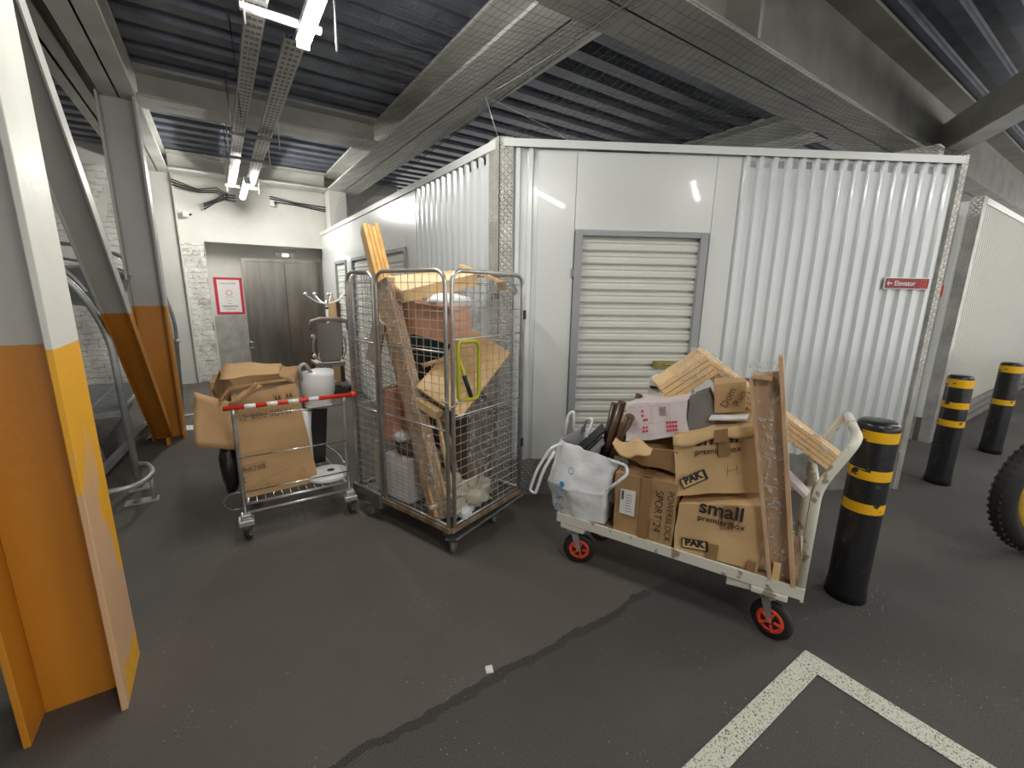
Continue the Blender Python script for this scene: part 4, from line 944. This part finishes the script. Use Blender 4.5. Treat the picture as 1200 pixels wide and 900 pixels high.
tag(obj('white_sheet', MB().hexa([T(.74, .08, 1.0), T(.90, .12, 1.015), T(.90, .22, 1.02), T(.74, .18, 1.005)], [T(.74, .08, 1.012), T(.90, .12, 1.027), T(.90, .22, 1.03), T(.74, .18, 1.015)]), 'paper', bevel=.003), 'white folded sheet under the small brown box', 'paper')
t = thing('white_carton', T(.38, .36, .85), 'white box end behind the pinkish parcel against the shutter', 'box')
obj('carton', MB().hexa([T(.36, .38, .845), T(.60, .38, .845), T(.60, .53, .845), T(.36, .53, .845)], [T(.36, .38, 1.12), T(.56, .38, 1.14), T(.56, .53, 1.14), T(.36, .53, 1.12)], sub=3, amp=.004), 'paper', t); obj('printed_mark', MB().obox(T, .37, .44, .372, .376, 1.06, 1.075), 'ink', t)
# slat bed base folded over the load
side = WW
plank_bundle('slat_bundle', T(.46, .26, 1.075), T(.66, .36, 1.25), 4, .17, .030, V((-.3, .2, 1)), 'pine_n', 'stub of orange pine slats resting on top of the pinkish parcel', 'slats', film=(.35, 1., 'film_soft'))
plank_bundle('slat_bundle', T(.585, .40, 1.28), T(1.30, .40, .80), 4, .12, .022, V((0, 0, 1)), 'pine_n', 'long film wrapped slats sloping down behind the upright boards', 'slats', film=(-.02, .93, 'film'))
# upright planks
t = plank_bundle('upright_boards', T(1.13, .05, TZ), T(.955, .05, 1.27), 2, .105, .02, WW, 'oak', 'brown boards in stretch film standing upright beside the trolley handle', 'boards', film=(.0, 1.05, 'film'))
obj('side_board', MB().bar(T(1.175, .03, TZ+.005), T(1.0, .03, 1.35), .018, .10, up=WW), 'oak', t, bevel=.002); obj('side_board', MB().bar(T(1.085, .03, TZ+.005), T(.90, .05, 1.24), .016, .10, up=WW), 'oak', t, bevel=.002)
obj('top_cap', MB().bar(T(.905, .03, 1.25), T(.98, .03, 1.25), .08, .012, up=V((0, 0, 1))), 'oak', t); obj('end_block', MB().obox(T, 1.09, 1.12, -.005, .01, TZ, TZ+.09), 'pine_n', t, bevel=.002)
tag(obj('folded_poster', MB().bar(T(1.05, .45, .72), T(1.20, .42, .60), .09, .02), 'pinkfilm'), 'crumpled pinkish packet beneath the sloping slats', 'packet')
# white shopping bag with rods
t = thing('shopping_bag', T(.08, .1, TZ), 'white woven shopping bag with blue print slumped at the left end of the trolley', 'bag')
bl = [T(-.045, .02, TZ+.003), T(.10, -.01, TZ+.003), T(.27, .02, TZ+.003), T(.27, .26, TZ+.003), T(-.02, .26, TZ+.003)]
bm = [T(-.09, .0, .50), T(.06, -.055, .50), T(.275, .0, .50), T(.27, .27, .50), T(-.05, .27, .50)]
bt = [T(-.03, .03, .76), T(.13, .0, .74), T(.33, .06, .70), T(.27, .28, .70), T(.0, .28, .78)]
def bagS(u, v):
    k = u*5; i = int(k) % 5; f = k-int(k); j = (i+1) % 5
    R = [bl, bm, bt]; a = v*2; r0 = min(int(a), 1); g = a-r0; g = g*g*(3-2*g) if True else g
    P = (R[r0][i]*(1-f)+R[r0][j]*f)*(1-g)+(R[r0+1][i]*(1-f)+R[r0+1][j]*f)*g
    return P+(.012*noise.noise_vector(P*11)+.006*noise.noise_vector(P*30))*min(1, v*4)
mb = MB().sheet(bagS, 50, 26); mb.v.append(T(.1, .12, TZ+.004)); n = len(mb.v)-1
for i in range(50): mb.face((i+1, i, n))
obj('bag_body', mb, 'cloth_white', t, solid=.002)
def strap(pts, w=.022):
    mb = MB(); pts = rounded(pts, .05, 4)
    mb.tube(pts, w/2, 8, up=None); 
    return mb
for pts in ([T(-.02, .02, .74), T(-.06, -.03, .72), T(-.13, -.06, .58), T(-.17, -.07, .44), T(-.13, -.07, .43), T(-.09, -.06, .58), T(-.04, -.02, .70)],
            [T(.28, .03, .70), T(.37, .02, .70), T(.39, .0, .66), T(.30, -.03, .56)],
            [T(-.02, .06, .76), T(-.01, .08, .90), T(.02, .09, .93), T(.03, .08, .80)],
            [T(.02, .26, .76), T(.05, .20, .86), T(.12, .16, .88), T(.10, .10, .78)]):
    obj('carry_strap', MB().tube(rounded(pts, .05, 4), .009, 6), 'cloth_white', t)
for (u, v, r, m) in ((.125, .80, .011, 'ink_soft'), (.11, .66, .02, 'blueprint'), (.085, .50, .016, 'blueprint'), (.06, .36, .021, 'blueprint'), (.04, .20, .02, 'blueprint'), (.02, .62, .028, 'blueprint'), (.96, .70, .025, 'blueprint')):
    pass
mb = MB()
for (u, v, r, k) in ((.185, .74, .018, 3), (.165, .58, .020, 0), (.14, .44, .024, 3), (.11, .29, .024, 4), (.07, .15, .022, 3), (.93, .62, .03, 4), (.95, .40, .024, 3)):
    P = bagS(u/1.0*.9, v); n = (bagS(u*.9+.01, v)-P).cross(bagS(u*.9, v+.02)-P).normalized()
    e1 = (bagS(u*.9+.01, v)-P).normalized(); e2 = n.cross(e1)
    mb = MB()
    if k == 0: mb.lathe(P+n*.003, [(r*.9, 0), (r*.9, .001)], 10, axis=n)
    else: mb.tube([P+n*.004+e1*r*math.cos(a_)*1.1+e2*r*math.sin(a_*(1 if k == 3 else 2)) for a_ in [2*PI*i/12 for i in range(12)]], .0022, 4, closed=True)
    obj('blue_print', mb, 'blueprint', t)
for i, (p, q, r, lb) in enumerate(((T(.19, .10, .50), T(.285, .14, 1.01), .023, 'tallest dark rod in the white bag leaning right'), (T(.22, .12, .55), T(.37, .03, .97), .023, 'thick dark rod at the front of the white bag'), (T(.15, .20, .5), T(.21, .24, .97), .021, 'brown rod behind the others in the white bag'), (T(.22, .18, .5), T(.36, .20, 1.05), .019, 'reddish brown rod reaching towards the pinkish parcel'), (T(.23, .10, .5), T(.38, .09, .92), .017, 'short rod on the right side of the white bag'))):
    t2 = thing('wooden_rod', p, lb, 'rod', 'dark rods in the white bag')
    obj('rod_shaft', MB().tube([p, q], r, 12), 'darktube', t2); obj('rod_end', MB().lathe(q, [(r*1.02, 0), (r*.9, .004)], 12, axis=(q-p)), 'ink_soft', t2)
for i, (a, b, lb) in enumerate((((.03, .12, .66), (.17, .2, .83), 'thin dark flat case sticking out of the bag, upper one'), ((.07, .06, .62), (.20, .12, .78), 'thin grey flat case sticking out of the bag, lower one'))):
    tag(obj('flat_case', MB().bar(T(*a), T(*b), .13, .012, up=V((0, 0, 1))), 'greyplastic' if i else 'black', bevel=.003), lb, 'case')
tag(obj('brown_slip', MB().bar(T(.30, .05, .45), T(.33, .06, .72), .08, .01, up=WW), 'greycard'), 'grey brown card at the right rim of the white bag', 'card')

# ------------------------------------------------------------------ stock cart with striped handle
Q = lambda x, y, z: V((x, 3.03+y, z))
t = thing('stock_cart', (.32, 3.4, 0), 'wire stock cart with a red and white striped handle', 'cart')
for x in (0, .64): obj('upright', MB().tube(rounded([Q(x, 0, .13), Q(x, 0, .80), Q(x, -.02, .885)], .05, 4), .0125, 10), 'zinc', t)
mb = MB()
for z in (.825, .565, .335): mb.tube([Q(0, -.008, z), Q(.64, -.008, z)], .0055, 8)
obj('cross_rail', mb, 'chrome', t)
hb = MB().tube([Q(-.05, -.02, .89), Q(.70, -.02, .89)], .0145, 12); hb.lathe(Q(.685, -.02, .89), [(.018, 0), (.022, .004), (.022, .03), (.016, .036)], 14, axis=(1, 0, 0)); h_ = obj('push_handle', hb, 'red', t)
for a in (.06, .18, .30, .42): obj('white_sleeve', MB().tube([Q(a, -.02, .89), Q(a+.06, -.02, .89)], .0150, 12), 'white', h_)
mb = MB()
for p, q in ((Q(.02, 0, .25), Q(.62, 0, .25)), (Q(.08, .82, .27), Q(.56, .82, .27)), (Q(.02, 0, .25), Q(.08, .82, .27)), (Q(.62, 0, .25), Q(.56, .82, .27)), (Q(.02, 0, .19), Q(.62, 0, .19))): mb.tube([p, q], .010, 8)
obj('deck_frame', mb, 'zinc', t)
mb = MB()
for k in range(1, 12): mb.tube([Q(.02+.6*k/12, 0, .255), Q(.08+.48*k/12, .82, .275)], .003, 6)
for k in range(1, 4): mb.tube([Q(.03, .82*k/4, .25), Q(.61, .82*k/4, .25)], .004, 6)
obj('wire_deck', mb, 'chrome', t)
mb = MB()
for x0, x1 in ((.02, .08), (.62, .56)): mb.tube(rounded([Q(x0, .0, .40), Q(x0, .18, .40), Q(x1, .82, .36), Q(x1, .82, .27)], .04, 3), .006, 8)
obj('side_rail', mb, 'chrome', t)
for x in (0, .64): obj('corner_block', MB().box(x-.045, x+.045, 2.985, 3.075, .115, .155).box(x-.03, x+.03, 3.0, 3.06, .155, .19), 'zinc', t, bevel=.008)
for x, y, yw in ((0, .0, 1.2), (.64, .0, .9), (.10, .78, 1.5), (.54, .78, 1.5)):
    caster(t, (x, 3.03+y), .115 if y < .5 else .20, .05, .026, yw, 'rubber', 'zinc_dark', 'greyplastic', .022, .035)
mb = MB()
mb.torus(Q(-.04, .10, .24), .07, .003, (0, 1, .3), 20, 5); obj('wire_loop', mb, 'zinc', t)
# big carton standing on the cart
t = thing('large_carton', Q(.02, .08, .27), 'large flattened brown carton with upside down lettering standing in the cart', 'box')
Bq = [Q(.015, .06, .262), Q(.455, .10, .262), Q(.46, .28, .262), Q(.03, .30, .262)]; Tq = [Q(.0, .10, .93), Q(.375, .14, .975), Q(.38, .34, .98), Q(.0, .34, .95)]
obj('carton', MB().hexa(Bq, Tq, sub=9, amp=.008, fr=5, seed=3), 'kraft', t)
F = on_face(Bq[0], Bq[1], Tq[1], Tq[0], .0105); xd = (V(Bq[1])-V(Bq[0])).normalized(); yd = V((0, 0, 1))
lettering(t, 'MADE FOR CI', F(.84, .80), -xd, -yd, .058, 'ink_soft', sx=.86, bold=-.0006)
mb = MB(); mb.tube([F(.02, .26), F(.33, .26), F(.33, .33), F(.02, .33)], .0012, 4, closed=True); obj('printed_frame', mb, 'ink_soft', t)
lettering(t, 'BROMP', F(.315, .322), -xd, -yd, .044, 'ink_soft', bold=-.0003)
mb = MB()
for s in (.60, .78):
    mb.tube([F(s, .87), F(s+.12, .87), F(s+.12, .94), F(s, .94)], .001, 4, closed=True)
    for k in range(2): mb.quad(F(s+.02+.05*k, .885), F(s+.055+.05*k, .885), F(s+.045+.05*k, .925), F(s+.025+.05*k, .925))
mb.tube([F(.08, .10), F(.26, .16), F(.30, .10), F(.30, .06)], .0008, 4); mb.tube([F(.30, .16), F(.62, .20)], .0008, 4)
mb.tube([F(.78+.05*math.cos(a_), .13+.05*math.sin(a_*1.5)) for a_ in [2*PI*i/14 for i in range(14)]], .001, 4, closed=True); mb.tube([F(.74, .03), F(.80, .10), F(.86, .03)], .001, 4)
obj('printed_symbols', mb, 'ink_soft', t)
# flaps
def flap(t, A, B, Cc, D, m='kraft', amp=.012, nm='box_flap'):
    A, B, Cc, D = map(V, (A, B, Cc, D))
    mb = MB(); mb.sheet(lambda u, v: (A*(1-u)+B*u)*(1-v)+(D*(1-u)+Cc*u)*v+amp*noise.noise_vector(V((u*3, v*3, A.x*5))), 8, 8, True)
    return obj(nm, mb, m, t, solid=.005)
flap(t, Q(-.02, .10, .90), Q(.14, .06, 1.02), Q(.17, .08, .99), Q(.0, .1, .83), 'kraft')
flap(t, Q(-.185, .13, .985), Q(.0, .10, .90), Q(-.02, .05, .61), Q(-.215, .08, .66), 'kraft')
flap(t, Q(-.01, .22, 1.13), Q(.31, .22, 1.10), Q(.27, .08, 1.06), Q(-.05, .08, 1.05), 'kraft')
flap(t, Q(-.10, .30, .95), Q(-.04, .22, 1.09), Q(.02, .10, 1.0), Q(-.06, .08, .92), 'kraft_dark')
flap(t, Q(.26, .12, 1.05), Q(.30, .22, 1.075), Q(.42, .28, 1.06), Q(.37, .15, .97), 'kraft_dark')
t = thing('crushed_carton', Q(-.1, .35, .6), 'crushed open carton wedged behind the lettered one on the cart', 'box')
obj('carton', MB().hexa([Q(-.13, .36, .62), Q(.33, .36, .66), Q(.33, .62, .66), Q(-.13, .62, .62)], [Q(-.10, .36, .98), Q(.32, .36, 1.05), Q(.32, .66, 1.05), Q(-.10, .66, 1.0)], sub=8, amp=.03, fr=5), 'kraft_dark', t)
tag(obj('black_sack', blob(Q(-.055, .22, .46), .055, .12, .20, .25, 3, 4), 'black'), 'black plastic sack bulging out low on the left of the cart', 'sack')
t = thing('black_bin', Q(.48, .5, .27), 'black upright box behind the carton on the cart', 'bin')
obj('bin_body', MB().hexa([Q(.46, .38, .285), Q(.56, .38, .285), Q(.56, .60, .285), Q(.46, .60, .285)], [Q(.46, .36, .74), Q(.60, .36, .74), Q(.60, .62, .74), Q(.46, .62, .74)]), 'black', t, bevel=.006); obj('yellow_tip', MB().lathe(Q(.60, .34, .75), [(.012, 0), (.018, .01), (.012, .03)], 12), 'yellow', t)
# white plastic tub, leg and disc base
t = thing('white_tub', Q(.5, .3, .72), 'white plastic tub with a grey carrying strap on the cart', 'tub')
def tub(u, v):
    a = 2*PI*u; r = .085+.035*math.sin(PI*min(1, v*1.15)*.62); P = Q(.535+r*math.cos(a)*1.02, .33+r*math.sin(a)*.8, .75+.26*v)
    return P+V((.05*(v-.5)*0, 0, .01*math.sin(a*2)))
mb = MB().sheet(tub, 32, 10); n = len(mb.v); mb.v.append(Q(.535, .33, 1.035)); 
for i in range(32): mb.face((10*33+i, 10*33+i+1, n), True)
mb.v.append(Q(.535, .33, .745))
for i in range(32): mb.face((i+1, i, n+1), True)
obj('tub_body', mb, 'white', t); obj('carrying_strap', MB().tube(rounded([Q(.42, .25, .97), Q(.41, .22, 1.07), Q(.45, .24, 1.09), Q(.50, .26, 1.0)], .04, 4), .012, 8), 'chair_grey', t)
obj('rim_ring', MB().torus(Q(.535, .33, .76), .088, .008, (0, 0, 1), 28, 8), 'white', t)
tag(obj('white_pipe', MB().lathe(Q(.44, .34, .285), [(.04, 0), (.03, .06), (.032, .3), (.045, .44)], 18), 'white'), 'white plastic tube standing under the white tub', 'tube')
t = thing('round_base', Q(.5, .14, .27), 'flat white disc with a dark centre hole lying on the cart deck', 'disc')
obj('disc_body', MB().lathe(Q(.53, .15, .262), [(.12, 0), (.145, .008), (.145, .03), (.12, .042), (.04, .048)], 36), 'white', t); obj('centre_socket', MB().lathe(Q(.55, .14, .308), [(.026, 0), (.026, .004), (.02, .006)], 18), 'cable', t)

# ------------------------------------------------------------------ office chair and coat stand by the lift
t = thing('office_chair', (1.36, 7.05, 0), 'grey beige office chair seen from behind near the lift', 'chair')
c0 = V((1.35, 7.0, 0))
def back(u, v, e=0.):
    w = .185-.02*(1-v)**2+.0*v; x = (u-.5)*2
    ww = w*(1-.10*(1-v)) if v > .12 else w*(.78+1.1*v)
    return c0+V((x*ww, -.0+.05*x*x+e, .50+.60*v))
mb = MB().sheet(lambda u, v: back(u, v), 14, 16); obj('backrest', mb, 'chair_grey', t, solid=.03)
mb = MB().tube([c0+V((-.255, .06, 1.0)), c0+V((-.235, .03, 1.12)), c0+V((-.12, .0, 1.15)), c0+V((.0, .0, 1.15)), c0+V((.15, .0, 1.14)), c0+V((.27, .03, 1.11)), c0+V((.29, .06, .98))], [.03, .035, .038, .036, .038, .035, .028], 10); obj('draped_cover', mb, 'mauve', t, label='mauve padded cover over the top')
mb = MB(); mb.tube(rounded([c0+V((-.21, .05, .88)), c0+V((-.24, .10, .70)), c0+V((-.20, .12, .55)), c0+V((-.10, .12, .50))], .08, 4), .016, 8); mb.tube(rounded([c0+V((.21, .05, .88)), c0+V((.25, .10, .70)), c0+V((.21, .12, .55)), c0+V((.10, .12, .50))], .08, 4), .016, 8); obj('arm_frame', mb, 'chair_grey', t)
for z in (.60, .90): obj('side_knob', blob(c0+V((-.235, .03, z)), .03, .03, .035, 0, nu=12, nv=8), 'white', t)
mb = MB().hexa([c0+V((-.2, .05, .42)), c0+V((.2, .05, .42)), c0+V((.22, .45, .44)), c0+V((-.22, .45, .44))], [c0+V((-.21, .04, .48)), c0+V((.21, .04, .48)), c0+V((.23, .46, .49)), c0+V((-.23, .46, .49))], sub=4); obj('seat', mb, 'chair_grey', t)
obj('gas_column', MB().lathe(c0+V((.0, .22, .10)), [(.03, 0), (.03, .15), (.02, .15), (.02, .33)], 14), 'chair_grey', t)
for k in range(5):
    a = 2*PI*k/5-.35; d = V((math.cos(a), math.sin(a), 0)); b0 = c0+V((0, .22, .12))
    o = obj('star_leg', MB().bar(b0, b0+d*.29-V((0, 0, .05)), .04, .03), 'chair_grey', t, bevel=.004)
    obj('castor', MB().lathe(b0+d*.29+V((0, 0, -.095))-d.cross(V((0, 0, 1)))*.015, [(.02, 0), (.026, .004), (.026, .026), (.02, .03)], 14, axis=d.cross(V((0, 0, 1)))), 'cable', o)
t = thing('coat_stand', (1.40, 7.6, 0), 'white coat stand with ball tipped arms behind the grey chair', 'coat stand')
s0 = V((1.44, 7.55, 0)); obj('pole', MB().tube([s0+V((0, 0, .03)), s0+V((0, 0, 1.42))], .018, 12), 'white', t)
obj('pole_collar', MB().lathe(s0+V((0, 0, 1.28)), [(.024, 0), (.024, .03)], 14), 'cable', t)
for k, (dx, dy) in enumerate(((-.31, -.05), (-.13, .24), (.12, .22), (.27, -.05), (-.02, -.28))):
    a = obj('hook_arm', MB().tube(rounded([s0+V((0, 0, 1.36)), s0+V((dx*.5, dy*.5, 1.39)), s0+V((dx, dy, 1.50))], .1, 4), .014, 8), 'white', t)
    obj('ball_tip', blob(s0+V((dx, dy, 1.515)), .03, .03, .03, 0, nu=14, nv=8), 'white', a)
for k in range(4):
    a_ = PI/4+PI/2*k; obj('foot', MB().tube([s0+V((0, 0, .10)), s0+V((.2*math.cos(a_), .2*math.sin(a_), .015))], .014, 8), 'white', t)
tag(obj('wooden_panel', MB().lathe((1.60, 7.95, 1.16), [(.10, 0), (.10, .26), (.075, .33), (.03, .36)], 20, cap=True), 'pine_n'), 'rounded tan wooden end piece right of the coat stand', 'wood piece') if False else None
t = thing('tan_headboard', (1.56, 7.9, .0), 'tan wooden board with a rounded top standing behind the coat stand', 'board')
mb = MB(); prof = [(-.07, 0), (.07, 0), (.075, 1.35), (.06, 1.44), (.02, 1.48), (-.03, 1.47), (-.065, 1.42), (-.075, 1.3)]; i0 = 0
for (x, z) in prof: mb.v.append(V((1.58+x, 7.88, z)))
for (x, z) in prof: mb.v.append(V((1.58+x, 7.90, z)))
mb.face(list(range(8))[::-1]); mb.face(list(range(8, 16)))
for i in range(8): mb.face((i, (i+1) % 8, 8+(i+1) % 8, 8+i))
obj('board_face', mb, 'pine_n', t); obj('dark_edge', MB().box(1.655, 1.70, 7.86, 7.9, 0, 1.38), 'darktube', t, bevel=.004)
for i, (p, q, m, lb) in enumerate((((1.06, 7.35, .005), (1.22, 7.5, .82), 'darktube', 'dark brown wooden leg leaning left of the grey chair'), ((1.13, 7.45, .005), (1.34, 7.6, .75), 'oak', 'mid brown wooden leg behind the grey chair'), ((1.26, 7.3, .005), (1.36, 7.55, .6), 'pine_n', 'pale wooden leg under the grey chair'))):
    tag(obj('furniture_leg', MB().bar(p, q, .04, .03), m, bevel=.003), lb, 'wooden leg', 'loose wooden legs by the chair')

# ------------------------------------------------------------------ wheel at the right edge, small litter
wc = V((4.22, .16, .43)); axd = V((-.50, -.82, .0)).normalized()
t = thing('cycle_wheel', (4.28, .12, 0), 'knobbly black tyre on a yellow wheel at the right edge', 'wheel')
mb = MB().torus(wc, .360, .062, axd, 64, 14); u = V((0, 0, 1)); w = axd.cross(u).normalized()
for k in range(56):
    a = 2*PI*k/56; d = u*math.cos(a)+w*math.sin(a)
    for s_ in (-.025, .025): mb.bar(wc+d*.410+axd*s_, wc+d*.428+axd*s_, .020, .014, up=axd)
obj('tyre', mb, 'rubber', t)
obj('rim', MB().lathe(wc-axd*.012, [(.28, -.035), (.315, -.035), (.315, .059), (.28, .059)], 60, axis=axd), 'wheelyellow', t)
mb = MB().lathe(wc-axd*.006, [(.02, -.03), (.285, -.03), (.285, .04), (.02, .04)], 60, axis=axd)
for k in range(60):
    a = 2*PI*k/60; d = u*math.cos(a)+w*math.sin(a); mb.bar(wc+d*.30-axd*.045, wc+d*.322-axd*.045, .012, .012, up=axd)
obj('wheel_disc', mb, 'wheelyellow', t)
obj('axle', MB().tube([wc-axd*.07, wc+axd*.07], .012, 10), 'zinc', t)
for s_ in (-1, 1): obj('fork_leg', MB().tube([wc+axd*.065*s_, wc+axd*.065*s_+V((.06, -.1, .62))], .014, 10), 'black', t)
mb = MB(); mb.hexa([(.785, 1.33, .002), (.815, 1.318, .002), (.825, 1.348, .002), (.795, 1.36, .002)], [(.787, 1.332, .012), (.813, 1.321, .010), (.823, 1.346, .014), (.797, 1.357, .012)])
tag(obj('paper_scrap', mb, 'paper'), 'small white scrap of paper beside the joint in the asphalt', 'litter')
tag(obj('floor_tag', MB().quad((-.50, 5.95, .004), (-.36, 5.90, .004), (-.35, 6.1, .004), (-.48, 6.15, .004)), 'paper'), 'white tag stuck on the floor beyond the second column', 'tag')

# ------------------------------------------------------------------ ambient fill added to lift the shade, sides left open for it, view
wd = bpy.data.worlds.new('world'); SC.world = wd; wd.use_nodes = True
bg = wd.node_tree.nodes['Background']; bg.inputs[0].default_value = (1, .97, .92, 1); bg.inputs[1].default_value = .55
SC.view_settings.view_transform = 'Standard'; SC.view_settings.look = 'None'; SC.view_settings.gamma = 1
SC.view_settings.use_curve_mapping = False; SC.view_settings.exposure = 1.6
